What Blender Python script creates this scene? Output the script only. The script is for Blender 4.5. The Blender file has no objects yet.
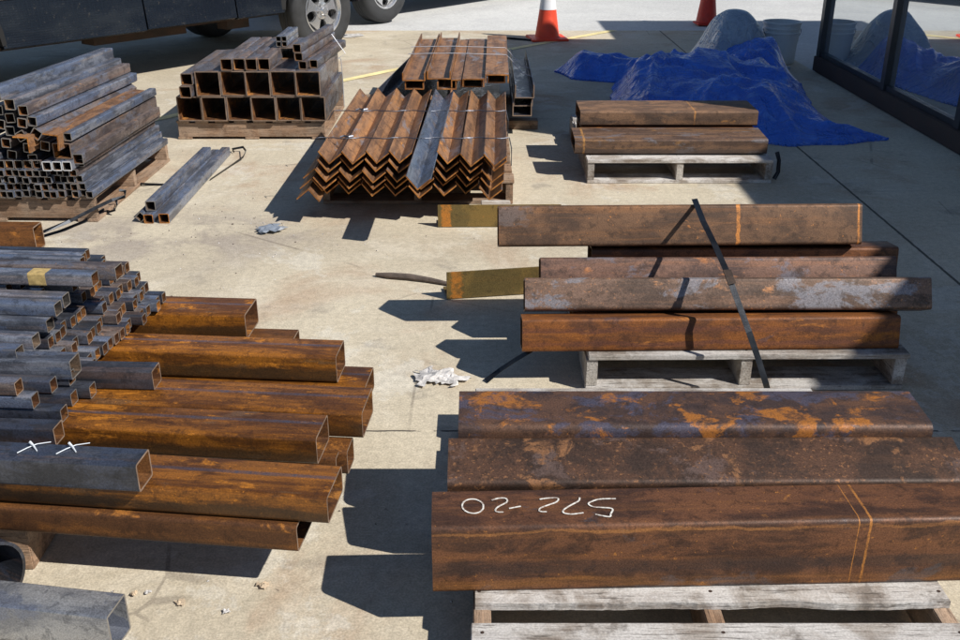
import bpy, bmesh, math, random
from mathutils import Vector, Matrix, Euler, noise
random.seed(7)
R = math.radians
scn = bpy.context.scene
COL = scn.collection

# ------------------------------------------------------------------ camera geometry (used to survey positions)
FPX = 980.0; TH = math.atan(443 / 980.0); CH = 1.54; CX0 = 478.0
cT, sT = math.cos(TH), math.sin(TH)
def ray(x, y):
    u = (x - CX0) / FPX; v = (320 - y) / FPX
    return Vector((u, cT + v * sT, -sT + v * cT))
def at(x, y, Z=0.0):
    d = ray(x, y); t = (Z - CH) / d.z
    return Vector((d.x * t, d.y * t, Z))
def atY(x, y, Y):
    d = ray(x, y); t = Y / d.y
    return Vector((d.x * t, Y, CH + d.z * t))

# ------------------------------------------------------------------ node helpers
class NT:
    def __init__(s, name):
        s.m = bpy.data.materials.new(name); s.m.use_nodes = True
        s.t = s.m.node_tree; s.t.nodes.clear()
        s.out = s.t.nodes.new('ShaderNodeOutputMaterial')
        s.b = s.t.nodes.new('ShaderNodeBsdfPrincipled')
        s.t.links.new(s.b.outputs[0], s.out.inputs[0])
        s.tc = s.t.nodes.new('ShaderNodeTexCoord')
    def n(s, k, **a):
        o = s.t.nodes.new(k)
        for q, v in a.items(): setattr(o, q, v)
        return o
    def put(s, sock, v):
        if v is None: return
        if hasattr(v, 'is_output') or isinstance(v, bpy.types.NodeSocket): s.t.links.new(v, sock)
        else:
            if isinstance(v, tuple) and len(v) == 3 and sock.type == 'RGBA': v = v + (1,)
            sock.default_value = v
    def math(s, op, a, b=None, clamp=False):
        o = s.n('ShaderNodeMath', operation=op, use_clamp=clamp)
        s.put(o.inputs[0], a); s.put(o.inputs[1], b); return o.outputs[0]
    def vmath(s, op, a, b):
        o = s.n('ShaderNodeVectorMath', operation=op); s.put(o.inputs[0], a); s.put(o.inputs[1], b); return o.outputs[0]
    def mapv(s, v, scale=(1,1,1), loc=(0,0,0), rot=(0,0,0)):
        o = s.n('ShaderNodeMapping'); s.put(o.inputs[0], v); o.inputs['Scale'].default_value = scale
        o.inputs['Location'].default_value = loc; o.inputs['Rotation'].default_value = rot; return o.outputs[0]
    def noise(s, v, sc, det=5, ro=.55, dist=0):
        o = s.n('ShaderNodeTexNoise'); s.put(o.inputs['Vector'], v); o.inputs['Scale'].default_value = sc
        o.inputs['Detail'].default_value = det; o.inputs['Roughness'].default_value = ro
        o.inputs['Distortion'].default_value = dist; return o.outputs[0]
    def ramp(s, f, a, b, x=0.0, y=1.0):
        o = s.n('ShaderNodeMapRange'); s.put(o.inputs[0], f)
        o.interpolation_type = 'SMOOTHSTEP'
        o.inputs[1].default_value = a; o.inputs[2].default_value = b
        o.inputs[3].default_value = x; o.inputs[4].default_value = y; return o.outputs[0]
    def mix(s, f, a, b, blend='MIX'):
        o = s.n('ShaderNodeMix', data_type='RGBA', blend_type=blend)
        s.put(o.inputs[0], f); s.put(o.inputs[6], a); s.put(o.inputs[7], b); return o.outputs[2]
    def bump(s, h, st=.3, d=.01):
        o = s.n('ShaderNodeBump'); o.inputs['Strength'].default_value = st; o.inputs['Distance'].default_value = d
        s.put(o.inputs['Height'], h); s.t.links.new(o.outputs[0], s.b.inputs['Normal'])
    def set(s, **k):
        for q, v in k.items(): s.put(s.b.inputs[q.replace('_', ' ')], v)
    def rnd(s, v, k=31.0):
        oi = s.n('ShaderNodeObjectInfo')
        return s.vmath('ADD', v, s.math('MULTIPLY', oi.outputs['Random'], k)), oi.outputs['Random']

def rust(name, dark=(.060,.030,.020), mid=(.150,.066,.034), orange=(.34,.125,.035), scale_c=(.085,.085,.10),
         f_or=.56, f_sc=.60, rough=.7, metal=.15, seam=None, bands=(), pits=.66, value=1.0, streak=.5, lblot=1.0, sp=.32, sat=1.05, st=3.2, grime=None, lines=()):
    n = NT(name)
    v, rv = n.rnd(n.tc.outputs['Object'])
    a = n.noise(n.mapv(v, (1.3, st, st)), 3.0 * lblot, 12, .70, .35)
    b = n.noise(n.mapv(v, (1.0, .55 + .45*st, .55 + .45*st), (3, 1, 7)), 5.0 * lblot, 12, .68, .45)
    c = n.noise(n.mapv(v, (.45, 12, 12)), 2.6, 8, .66, .35)
    f = n.noise(v, 260, 3, .7)
    g = n.noise(n.mapv(v, (1, .5 + .5*st, .5 + .5*st), (9, 4, 2)), 3.8 * lblot, 12, .66, .4)
    sp_n = n.noise(v, 95, 4, .62)
    q_n = n.noise(v, 26, 9, .74, .3)
    col = n.mix(n.ramp(a, .43, .57), dark, mid)
    col = n.mix(n.math('MULTIPLY', n.ramp(c, .50, .66), streak * .75), col, tuple(min(1, .6*m+.4*o) for m, o in zip(mid, orange)))
    col = n.mix(n.math('MULTIPLY', n.ramp(c, .48, .36), streak * .55), col, tuple(x * .8 for x in dark))
    ms = n.ramp(g, f_sc, f_sc + .05)
    col = n.mix(n.math('MULTIPLY', ms, .72), col, scale_c)
    col = n.mix(n.math('MULTIPLY', n.ramp(q_n, .52, .62), .6), col, tuple(x * .55 for x in dark))
    mo = n.ramp(b, f_or, f_or + .055)
    mo = n.math('MULTIPLY', mo, n.ramp(q_n, .60, .46, .25, 1.0))
    col = n.mix(n.math('MULTIPLY', mo, .85), col, orange)
    pm = n.ramp(sp_n, pits, pits + .035)
    pm = n.math('MULTIPLY', pm, n.ramp(a, .40, .58))
    col = n.mix(n.math('MULTIPLY', pm, .75), col, tuple(min(1, x * 1.15) for x in orange))
    sx = n.n('ShaderNodeSeparateXYZ'); n.put(sx.inputs[0], n.tc.outputs['Object'])
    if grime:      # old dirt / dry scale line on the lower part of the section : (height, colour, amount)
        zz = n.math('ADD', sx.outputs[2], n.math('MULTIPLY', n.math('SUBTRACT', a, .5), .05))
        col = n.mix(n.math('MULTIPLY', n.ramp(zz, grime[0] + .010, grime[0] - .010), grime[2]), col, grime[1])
    for (zl, wl, cl, al) in lines:     # rust runs along the length, at a fixed height on the section
        dd = n.math('ABSOLUTE', n.math('SUBTRACT', n.math('ADD', sx.outputs[2], n.math('MULTIPLY', n.math('SUBTRACT', b, .5), .045)), zl))
        col = n.mix(n.math('MULTIPLY', n.math('MULTIPLY', n.ramp(dd, wl, wl * .4), n.ramp(c, .38, .60, .25, 1.0)), al), col, cl)
    if seam is not None:
        wob = n.math('MULTIPLY', n.math('SUBTRACT', n.noise(v, 9, 5), .5), .005)
        dd = n.math('ABSOLUTE', n.math('SUBTRACT', n.math('ADD', sx.outputs[1], wob), seam))
        top = n.ramp(sx.outputs[2], .02, .03)
        sm = n.math('MULTIPLY', n.ramp(dd, .0085, .004), top)
        col = n.mix(n.math('MULTIPLY', sm, n.ramp(q_n, .3, .55, .95, .45)), col, (.060, .066, .095))
    for (x, w) in bands:
        wb = n.math('MULTIPLY', n.math('SUBTRACT', n.noise(v, 60, 5), .5), w * .9)
        dd = n.math('ABSOLUTE', n.math('SUBTRACT', n.math('ADD', sx.outputs[0], wb), x))
        col = n.mix(n.math('MULTIPLY', n.ramp(dd, w * .55, w * .3), n.ramp(q_n, .62, .45, .25, .85)), col, tuple(min(1, q * 1.15) for q in orange))
    hs = n.n('ShaderNodeHueSaturation'); n.put(hs.inputs['Color'], col); hs.inputs['Saturation'].default_value = sat
    n.put(hs.inputs['Value'], n.math('MULTIPLY', n.math('MULTIPLY', n.ramp(f, .25, .75, .66, 1.36), n.math('ADD', n.math('MULTIPLY', rv, .36), .82)), value))
    ro = n.math('ADD', n.math('MULTIPLY', ms, -.12), n.math('ADD', rough, n.math('MULTIPLY', n.math('SUBTRACT', q_n, .5), .5)))
    ro = n.math('ADD', ro, n.math('MULTIPLY', mo, .16), clamp=True)
    n.set(Base_Color=hs.outputs[0], Metallic=metal, Specular_IOR_Level=sp, Roughness=ro)
    h = n.math('ADD', n.math('MULTIPLY', f, .35), n.math('ADD', n.math('MULTIPLY', mo, .5), n.math('MULTIPLY', q_n, 1.1)))
    n.bump(h, .32, .0022)
    return n.m

def wood(name, a=(.30,.22,.15), b=(.16,.11,.075), c=(.42,.38,.33), grey=.4, along=0):
    n = NT(name); v, rv = n.rnd(n.tc.outputs['Object'])
    st = (1, 16, 16) if along == 0 else (16, 1, 16)
    g1 = n.noise(n.mapv(v, st), 3.2, 10, .68, .35); g2 = n.noise(n.mapv(v, tuple(x * 3.4 for x in st)), 3.5, 8, .66)
    g3 = n.noise(v, 4.5, 9, .68, .5); g4 = n.noise(v, 13, 9, .72); f = n.noise(v, 190, 3)
    col = n.mix(n.ramp(g1, .38, .62), b, a)
    col = n.mix(n.math('MULTIPLY', n.ramp(g3, .40, .58), grey), col, c)
    col = n.mix(n.math('MULTIPLY', n.ramp(g4, .55, .66), .55), col, tuple(x * .55 for x in b))
    col = n.mix(n.math('MULTIPLY', n.ramp(g2, .57, .64), .75), col, tuple(x * .30 for x in b))
    hs = n.n('ShaderNodeHueSaturation'); n.put(hs.inputs['Color'], col)
    n.put(hs.inputs['Value'], n.math('MULTIPLY', n.math('ADD', n.math('MULTIPLY', rv, .45), .78), n.ramp(f, .3, .7, .85, 1.15)))
    n.set(Base_Color=hs.outputs[0], Roughness=.85)
    n.bump(n.math('ADD', n.math('MULTIPLY', g2, .9), n.math('MULTIPLY', g1, .6)), .7, .005)
    return n.m

def plain(name, col, rough=.6, metal=0.0, var=.15, sc=12, bump=.1, spec=.5, coat=0):
    n = NT(name); v, rv = n.rnd(n.tc.outputs['Object'])
    a = n.noise(v, sc, 6, .6); f = n.noise(v, sc * 12, 3)
    hs = n.n('ShaderNodeHueSaturation'); hs.inputs['Color'].default_value = col + (1,)
    n.put(hs.inputs['Value'], n.ramp(n.math('ADD', n.math('MULTIPLY', a, .7), n.math('MULTIPLY', f, .3)), .3, .7, 1 - var, 1 + var))
    n.set(Base_Color=hs.outputs[0], Roughness=n.ramp(a, .3, .7, rough * .85, min(1, rough * 1.15)), Metallic=metal, Specular_IOR_Level=spec, Coat_Weight=coat)
    if bump: n.bump(f, bump, .003)
    return n.m

M = {}
M['rust_brown'] = rust('rusty_brown_steel', f_or=.60, f_sc=.66, streak=.7, rough=.5)
M['rust_blotch'] = rust('blotchy_rust_steel', dark=(.062,.042,.038), mid=(.125,.070,.048), orange=(.40,.160,.045), scale_c=(.085,.085,.125), f_or=.54, f_sc=.50, streak=.2, rough=.48, lblot=1.5, st=1.8, metal=.2)
M['rust_spot'] = rust('spotted_rust_steel', dark=(.058,.038,.030), mid=(.112,.062,.042), orange=(.30,.15,.075), scale_c=(.165,.115,.10), f_or=.59, f_sc=.555, pits=.59, streak=.2, rough=.5, lblot=1.5, st=1.6, metal=.2)
M['rust_chalk'] = rust('dark_red_rust_steel', dark=(.055,.029,.020), mid=(.130,.060,.033), orange=(.34,.150,.048), scale_c=(.060,.056,.062), f_or=.60, f_sc=.58, streak=.4, bands=((.93,.006),(.905,.0025)), lines=((-.062,.016,(.30,.135,.045),.5),(-.022,.024,(.034,.026,.025),.6),(.070,.005,(.32,.15,.06),.6)), rough=.48, st=3.6, metal=.2)
M['rust_tan'] = rust('tan_rust_steel', dark=(.078,.048,.033), mid=(.155,.088,.053), orange=(.48,.20,.065), scale_c=(.15,.120,.11), f_or=.64, f_sc=.60, streak=.5, bands=((.83,.015),(1.25,.008)), rough=.48, st=2.2, metal=.2)
M['rust_mauve'] = rust('mauve_rust_steel', dark=(.085,.054,.046), mid=(.18,.105,.078), orange=(.38,.17,.08), scale_c=(.17,.16,.185), f_or=.62, f_sc=.56, streak=.9, rough=.5, metal=.2)
M['rust_pale'] = rust('pale_scaly_rust_steel', dark=(.085,.058,.045), mid=(.17,.11,.082), orange=(.36,.18,.09), scale_c=(.23,.225,.245), f_or=.62, f_sc=.51, pits=.60, streak=.5, rough=.45, metal=.25)
M['rust_orange'] = rust('orange_rust_steel', dark=(.13,.056,.030), mid=(.26,.100,.036), orange=(.42,.17,.05), scale_c=(.12,.075,.075), f_or=.58, f_sc=.62, streak=.9, rough=.55, st=5, lines=((.015,.012,(.12,.05,.04),.6),(-.03,.010,(.14,.06,.05),.5)))
M['rust_olive'] = rust('olive_rust_steel', dark=(.13,.095,.038), mid=(.20,.135,.048), orange=(.42,.17,.045), f_or=.64, f_sc=.74, streak=.2, st=1.2, rough=.6, bands=((.04,.05),))
for i, (vv, fo, ln) in enumerate(((1.0,.56,.9),(.90,.58,1.3),(1.05,.57,1.1))):
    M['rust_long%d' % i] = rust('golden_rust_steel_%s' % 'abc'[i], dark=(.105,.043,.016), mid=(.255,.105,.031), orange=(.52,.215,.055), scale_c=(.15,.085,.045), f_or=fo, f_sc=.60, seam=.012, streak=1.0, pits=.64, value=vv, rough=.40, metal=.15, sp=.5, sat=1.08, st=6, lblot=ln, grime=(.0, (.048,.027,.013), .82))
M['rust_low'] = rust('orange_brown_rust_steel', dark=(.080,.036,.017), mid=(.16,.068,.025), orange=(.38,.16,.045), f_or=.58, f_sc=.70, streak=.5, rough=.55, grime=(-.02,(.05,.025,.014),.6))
M['rust_angle'] = rust('brown_angle_steel', dark=(.150,.084,.052), mid=(.30,.165,.092), orange=(.54,.24,.075), scale_c=(.20,.19,.21), f_or=.61, f_sc=.57, streak=.7, rough=.5, st=5)
M['rust_edge'] = rust('bright_orange_rust', dark=(.24,.10,.035), mid=(.40,.17,.055), orange=(.55,.25,.08), f_or=.5, f_sc=.8, streak=.3)
M['rust_in'] = rust('orange_rust_inside_tube', dark=(.075,.034,.018), mid=(.17,.078,.032), orange=(.44,.20,.06), f_or=.54, f_sc=.75, streak=.3)
M['rust_grey'] = rust('grey_steel_with_rust_bloom', dark=(.085,.070,.070), mid=(.195,.158,.145), orange=(.42,.21,.10), scale_c=(.15,.16,.20), f_or=.63, f_sc=.5, streak=.6, rough=.42, metal=.3, st=5)
M['mill'] = rust('blue_grey_mill_steel', dark=(.080,.088,.112), mid=(.215,.230,.275), orange=(.36,.21,.11), scale_c=(.13,.165,.25), f_or=.67, f_sc=.50, pits=.78, streak=.7, rough=.33, metal=.3, sp=.7, sat=1.05, st=6)
M['mill_dark'] = rust('dark_blue_mill_steel', dark=(.030,.033,.042), mid=(.065,.070,.088), orange=(.25,.12,.05), scale_c=(.05,.06,.09), f_or=.74, f_sc=.5, pits=.74, streak=.6, rough=.40, metal=.25, sp=.7)
M['silver'] = rust('bare_silver_steel', dark=(.24,.25,.28), mid=(.42,.425,.44), orange=(.22,.15,.10), scale_c=(.20,.225,.30), f_or=.76, f_sc=.52, pits=.80, streak=.15, rough=.34, metal=.5, sp=.6, sat=1.0)
M['mill_in'] = rust('dull_inside_of_steel_tube', dark=(.05,.045,.042), mid=(.13,.095,.07), orange=(.40,.20,.08), f_or=.55, f_sc=.6, streak=.4)
M['cut'] = plain('bright_saw_cut_steel', (.30,.285,.27), .45, .6, .25, 30)
M['cut_rust'] = plain('rusty_saw_cut', (.24,.17,.125), .7, .2, .3, 30)
M['cut_white'] = plain('fresh_cut_steel', (.75,.76,.78), .4, .3, .1, 30)
M['strap'] = plain('dark_steel_banding', (.025,.028,.034), .38, .7, .3, 20)
M['wire'] = plain('tie_wire', (.12,.13,.16), .4, .8, .2, 20)
M['wire_pale'] = plain('pale_tie_wire', (.55,.57,.62), .4, .4, .2, 20)
def chalk_mat():
    n = NT('rubbed_white_marker'); v = n.tc.outputs['Object']
    a = n.noise(v, 120, 4, .7); b = n.noise(v, 22, 4, .6)
    m = n.ramp(n.math('ADD', n.math('MULTIPLY', a, .65), n.math('MULTIPLY', b, .35)), .40, .56, .72, 0)
    n.set(Base_Color=n.mix(m, (.78,.76,.70), (.16,.08,.05)), Roughness=.85); return n.m
M['chalk'] = chalk_mat()
M['tie_white'] = plain('white_plastic_tie', (.62,.66,.70), .5, 0, .1, 50)
M['wood_grey'] = wood('weathered_grey_wood', (.40,.36,.32), (.20,.16,.13), (.62,.60,.58), .75)
M['wood_brown'] = wood('brown_pallet_wood', (.34,.21,.13), (.19,.115,.07), (.40,.33,.26), .35)
M['wood_dark'] = wood('dark_pallet_wood', (.15,.10,.075), (.07,.05,.04), (.2,.17,.15), .3)
M['wood_grey_y'] = wood('weathered_grey_wood_lengthwise', (.36,.32,.28), (.18,.14,.11), (.56,.54,.51), .7, 1)
M['wood_brown_y'] = wood('brown_pallet_wood_lengthwise', (.34,.21,.13), (.19,.115,.07), (.40,.33,.26), .35, 1)
M['nail'] = plain('rusty_nail_head', (.07,.045,.035), .6, .4, .2, 30)
M['tape'] = plain('yellow_masking_tape', (.42,.30,.12), .7, 0, .35, 60)
M['aluminium'] = plain('dark_bronze_aluminium', (.055,.060,.068), .4, .5, .15, 10)
M['plinth'] = plain('brown_stained_sill', (.070,.045,.038), .8, 0, .35, 8, .4)
M['wall'] = plain('painted_block_wall', (.42,.40,.37), .85, 0, .1, 3, .3)
M['roofing'] = plain('roof_edge_metal', (.12,.12,.13), .6, .2, .1, 3, .1)
M['cone'] = plain('orange_cone_plastic', (.80,.075,.03), .5, 0, .14, 9, .05)
M['cone_red'] = plain('faded_red_cone_plastic', (.62,.040,.022), .5, 0, .14, 9, .05)
M['cone_white'] = plain('reflective_white_collar', (.78,.78,.80), .4, 0, .05, 9, 0)
M['pail'] = plain('pale_grey_pail_plastic', (.62,.66,.69), .45, 0, .08, 6, .05)
M['tyre'] = plain('black_tyre_rubber', (.030,.031,.033), .75, 0, .35, 14, .5)
M['rim'] = plain('silver_wheel', (.62,.62,.63), .25, .8, .08, 8, .05)
M['black'] = plain('black_recess', (.008,.008,.009), .8, 0, .1, 8, 0)
M['paint_dark'] = plain('black_truck_paint', (.014,.018,.028), .22, .2, .2, 5, .04, .6, .6)
M['paint_white'] = plain('white_truck_paint', (.72,.73,.74), .25, 0, .05, 5, .0, .6, .6)
M['paint_beige'] = plain('beige_truck_trim', (.34,.31,.27), .5, .1, .1, 5, .05)
M['under'] = plain('rusty_underbody', (.045,.026,.018), .9, 0, .6, 9, .6)
M['lamp'] = plain('lamp_lens', (.5,.12,.08), .2, 0, .05, 9, 0)
M['paper'] = plain('crumpled_white_paint_skin', (.52,.50,.485), .75, 0, .5, 26, .3)
M['foil'] = plain('crumpled_grey_plastic', (.20,.23,.28), .45, 0, .2, 30, .3)
M['leaf'] = plain('dry_tan_leaf_litter', (.56,.44,.31), .85, 0, .3, 40, .3)
M['stick'] = plain('dark_bark', (.11,.085,.070), .9, 0, .4, 30, .8)
M['yellow'] = plain('worn_yellow_road_paint', (.78,.66,.33), .8, 0, .25, 6, .2)

def glass_mat():
    n = NT('tinted_storefront_glass')
    n.set(Base_Color=(.66,.70,.73), Roughness=.015, Metallic=.85, IOR=1.6); return n.m
M['glass'] = glass_mat()

def diamond():
    n = NT('black_diamond_plate'); v = n.tc.outputs['Object']
    d = None
    for (rt, off) in ((45, 0), (-45, .5)):       # raised bars, alternating direction
        a = n.n('ShaderNodeTexVoronoi', feature='F1'); n.put(a.inputs['Vector'], n.mapv(v, (20, 1, 42), loc=(off, 0, off), rot=(0, R(rt), 0)))
        a.inputs['Randomness'].default_value = 0.0; a.inputs['Scale'].default_value = 1
        q = n.ramp(a.outputs['Distance'], .34, .20); d = q if d is None else n.math('MAXIMUM', d, q)
    big = n.noise(n.mapv(v, (1.2, 1, 3)), 2.2, 6, .6, .4); fine = n.noise(v, 40, 5, .6)
    col = n.mix(n.ramp(big, .40, .70), (.014,.019,.030), (.022,.028,.038))
    col = n.mix(n.math('MULTIPLY', n.ramp(fine, .60, .72), .5), col, (.13,.115,.095))
    n.set(Base_Color=col, Roughness=n.ramp(big, .3, .7, .18, .30), Metallic=.5, Specular_IOR_Level=1.0)
    n.bump(n.math('ADD', n.math('MULTIPLY', d, .45), n.math('MULTIPLY', big, 2.0)), .30, .004); return n.m
M['diamond'] = diamond()

def concrete(name, A, B, C, joints=True, stain=True):
    n = NT(name); v = n.tc.outputs['Object']
    a = n.noise(v, .55, 7, .6, .4); b = n.noise(v, 3.2, 8, .66, .5); f = n.noise(v, 170, 3, .7); f2 = n.noise(v, 38, 5, .7)
    st = n.noise(n.mapv(v, (1.6, 9, 1), rot=(0, 0, .15)), 2.4, 6, .6, .3)
    col = n.mix(n.ramp(a, .35, .65), A, B)
    col = n.mix(n.math('MULTIPLY', n.ramp(b, .48, .68), .6), col, C)
    col = n.mix(n.math('MULTIPLY', n.ramp(st, .56, .72), .45), col, tuple(x * .72 for x in B))
    sx = n.n('ShaderNodeSeparateXYZ'); n.put(sx.inputs[0], v)
    if stain:
        r1 = n.noise(v, 1.1, 7, .62, .6)
        col = n.mix(n.math('MULTIPLY', n.ramp(r1, .52, .66), .50), col, (.36,.225,.14))
        r2 = n.noise(n.mapv(v, (1, 1, 1), (5, 2, 0)), 2.3, 8, .7, .4)
        col = n.mix(n.math('MULTIPLY', n.ramp(r2, .57, .66), .42), col, (.22,.195,.17))
        r3 = n.noise(n.mapv(v, (1, 1, 1), (15, 12, 0)), 1.7, 10, .72, .3)
        col = n.mix(n.math('MULTIPLY', n.ramp(r3, .56, .60), .30), col, (.66,.64,.58))
        # the dirty patch on the slab beside the left-hand stacks
        dx = n.math('MULTIPLY', n.math('ADD', sx.outputs[0], 1.45), .9); dy = n.math('MULTIPLY', n.math('SUBTRACT', sx.outputs[1], 4.35), 1.7)
        rr = n.math('SQRT', n.math('ADD', n.math('MULTIPLY', dx, dx), n.math('MULTIPLY', dy, dy)))
        pm = n.math('MULTIPLY', n.ramp(rr, 1.05, .2), n.ramp(b, .38, .58))
        col = n.mix(n.math('MULTIPLY', pm, .62), col, (.24,.20,.18))
        w = n.noise(n.mapv(v, (1,1,1), (1,8,3)), 22, 4, .7)
        col = n.mix(n.math('MULTIPLY', n.ramp(w, .70, .74), .7), col, (.62,.58,.52))
        k = n.noise(n.mapv(v, (1,1,1), (7,3,3)), 30, 3, .6)
        col = n.mix(n.math('MULTIPLY', n.ramp(k, .70, .75), .6), col, (.13,.10,.085))
    if stain:
        vo = n.n('ShaderNodeTexVoronoi', feature='DISTANCE_TO_EDGE'); n.put(vo.inputs['Vector'], n.vmath('ADD', v, n.vmath('MULTIPLY', n.n('ShaderNodeTexNoise').outputs['Color'], (.25,.25,0)))); vo.inputs['Scale'].default_value = .8
        ck = n.math('MULTIPLY', n.ramp(vo.outputs['Distance'], .0045, .0015), n.ramp(n.noise(v, 1.3, 3), .52, .60))
        col = n.mix(n.math('MULTIPLY', ck, .45), col, (.14,.115,.095))
        tm = n.noise(n.mapv(v, (.5, 7, 1), rot=(0, 0, -.75)), 2.0, 7, .62, .15)
        col = n.mix(n.math('MULTIPLY', n.ramp(tm, .60, .72), .25), col, (.26,.23,.20))
    jm = None
    if joints:
        wob = n.math('MULTIPLY', n.math('SUBTRACT', n.noise(v, 14, 4), .5), .010)
        for sock, pos, w in ((0, 2.0, .006), (1, 2.585, .0035)):
            dd = n.math('ABSOLUTE', n.math('SUBTRACT', n.math('ADD', sx.outputs[sock], wob), pos))
            m = n.ramp(dd, w * 1.5, w * .8)
            if sock == 1: m = n.math('MULTIPLY', m, n.ramp(n.noise(v, 18, 3), .38, .5))
            jm = m if jm is None else n.math('MAXIMUM', jm, m)
        col = n.mix(n.math('MULTIPLY', jm, .85), col, (.035,.030,.028))
    sp = n.ramp(f, .28, .72, .80, 1.22)
    hs = n.n('ShaderNodeHueSaturation'); n.put(hs.inputs['Color'], col)
    n.put(hs.inputs['Value'], n.math('MULTIPLY', sp, n.ramp(f2, .3, .7, .88, 1.12)))
    n.set(Base_Color=hs.outputs[0], Roughness=.88, Specular_IOR_Level=.3)
    h = n.math('ADD', n.math('MULTIPLY', f, .5), n.math('MULTIPLY', f2, .6))
    if jm is not None: h = n.math('SUBTRACT', h, n.math('MULTIPLY', jm, 2.0))
    n.bump(h, .35, .004)
    return n.m
M['concrete'] = concrete('apron_concrete', (.45,.39,.295), (.555,.49,.375), (.62,.56,.455))
M['lot'] = concrete('pale_lot_paving', (.50,.50,.49), (.56,.56,.55), (.45,.45,.455), False, False)

def tarp_mat(name, c1, c2, c3):
    n = NT(name); v = n.tc.outputs['Object']
    a = n.noise(v, 3, 6, .6, .6); cr = n.noise(n.mapv(v, (1, 2.2, 1)), 5, 5, .55, 1.0); f = n.noise(v, 320, 2)
    col = n.mix(n.ramp(a, .35, .65), c1, c2)
    col = n.mix(n.math('MULTIPLY', n.ramp(cr, .58, .70), .35), col, c3)
    n.set(Base_Color=col, Roughness=n.ramp(cr, .3, .7, .22, .38), Specular_IOR_Level=.9)
    w1 = n.noise(n.mapv(v, (1, 2.6, 1), rot=(0, 0, .5)), 3.2, 4, .5, .8); w2 = n.noise(n.mapv(v, (2.4, 1, 1), rot=(0, 0, -.3)), 4.5, 4, .5, .8)
    r1 = n.math('SUBTRACT', 1.0, n.math('MULTIPLY', n.math('ABSOLUTE', n.math('SUBTRACT', w1, .5)), 9.0), clamp=True)
    r2 = n.math('SUBTRACT', 1.0, n.math('MULTIPLY', n.math('ABSOLUTE', n.math('SUBTRACT', w2, .5)), 11.0), clamp=True)
    n.bump(n.math('ADD', n.math('ADD', r1, n.math('MULTIPLY', r2, .7)), n.math('MULTIPLY', f, .02)), .8, .012); return n.m
M['tarp'] = tarp_mat('blue_polythene', (.012,.105,.56), (.022,.16,.72), (.20,.40,.85))
M['tarp_grey'] = tarp_mat('silver_grey_polythene', (.22,.29,.39), (.30,.38,.47), (.42,.50,.58))

# ------------------------------------------------------------------ object helpers
def tag(o, label=None, cat=None, group=None, kind=None):
    if label: o['label'] = label
    if cat: o['category'] = cat
    if group: o['group'] = group
    if kind: o['kind'] = kind
    return o
def link(name, bm, mats, parent=None, smooth=False):
    me = bpy.data.meshes.new(name)
    bmesh.ops.recalc_face_normals(bm, faces=bm.faces[:])
    bm.to_mesh(me); bm.free()
    for m in (mats if isinstance(mats, (list, tuple)) else [mats]): me.materials.append(m)
    if smooth:
        for p in me.polygons: p.use_smooth = True
        try: me.set_sharp_from_angle(angle=R(38))
        except Exception: pass
    o = bpy.data.objects.new(name, me); COL.objects.link(o)
    if parent: o.parent = parent
    return o
def empty(name, loc=(0,0,0), rz=0):
    o = bpy.data.objects.new(name, None); COL.objects.link(o); o.location = loc; o.rotation_euler = (0, 0, rz)
    o.empty_display_size = .1; return o
def box(bm, x0, x1, y0, y1, z0, z1, mi=0, bev=0):
    v = [bm.verts.new((x, y, z)) for z in (z0, z1) for y in (y0, y1) for x in (x0, x1)]
    fs = []
    for f in ((0,2,3,1),(4,5,7,6),(0,1,5,4),(2,6,7,3),(0,4,6,2),(1,3,7,5)):
        q = bm.faces.new([v[i] for i in f]); q.material_index = mi; fs.append(q)
    if bev:
        es = list({e for f in fs for e in f.edges})
        bmesh.ops.bevel(bm, geom=es, offset=bev, segments=2, affect='EDGES')
    return v
def rrect(w, h, r, seg=4):
    pts = []
    for cx, cy, a0 in ((w/2-r, h/2-r, 0), (-w/2+r, h/2-r, 90), (-w/2+r, -h/2+r, 180), (w/2-r, -h/2+r, 270)):
        for i in range(seg + 1):
            a = R(a0 + 90 * i / seg); pts.append((cx + r * math.cos(a), cy + r * math.sin(a)))
    return pts
def tube_mesh(L, w, h, t=.006, r=.01, seg=4):
    """hollow section along +X from 0 to L, w across Y, h up Z; slots: 0 outside, 1 inside, 2 cut"""
    bm = bmesh.new(); o = rrect(w, h, r, seg); i = rrect(w-2*t, h-2*t, max(r-t, .0015), seg); n = len(o)
    ro = [[bm.verts.new((x, p[0], p[1])) for p in o] for x in (0, L)]
    ri = [[bm.verts.new((x, p[0], p[1])) for p in i] for x in (0, L)]
    for k in range(n):
        q = (k+1) % n
        bm.faces.new((ro[0][k], ro[1][k], ro[1][q], ro[0][q])).material_index = 0
        bm.faces.new((ri[0][q], ri[1][q], ri[1][k], ri[0][k])).material_index = 1
        for e in (0, 1): bm.faces.new((ro[e][k], ro[e][q], ri[e][q], ri[e][k])).material_index = 2
    return bm
def pose(o, right, yaw, roll=0, pitch=0, L=None):
    """o's +X end (its local X = L) is at the point right"""
    e = Euler((roll, -pitch, yaw), 'XYZ'); o.rotation_euler = e
    o.location = Vector(right) - e.to_matrix() @ Vector((L or 0, 0, 0))
def mat_of(o):
    return Matrix.Translation(o.location) @ o.rotation_euler.to_matrix().to_4x4()
def tube(name, end, L, w, h, yaw=0, roll=0, pitch=0, mats=('rust_brown','rust_in','cut_rust'), t=.006, r=.01, seg=4,
         label='', cat='steel tube', group=None, anchor='right'):
    """end = centre of the section at the visible end; tube runs away from it by L"""
    o = link(name, tube_mesh(L, w, h, t, r, seg), [M[m] for m in mats], smooth=True)
    if anchor == 'right': pose(o, end, yaw, roll, pitch, L)
    else: pose(o, end, yaw, roll, pitch, 0)
    return tag(o, label, cat, group)
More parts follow.
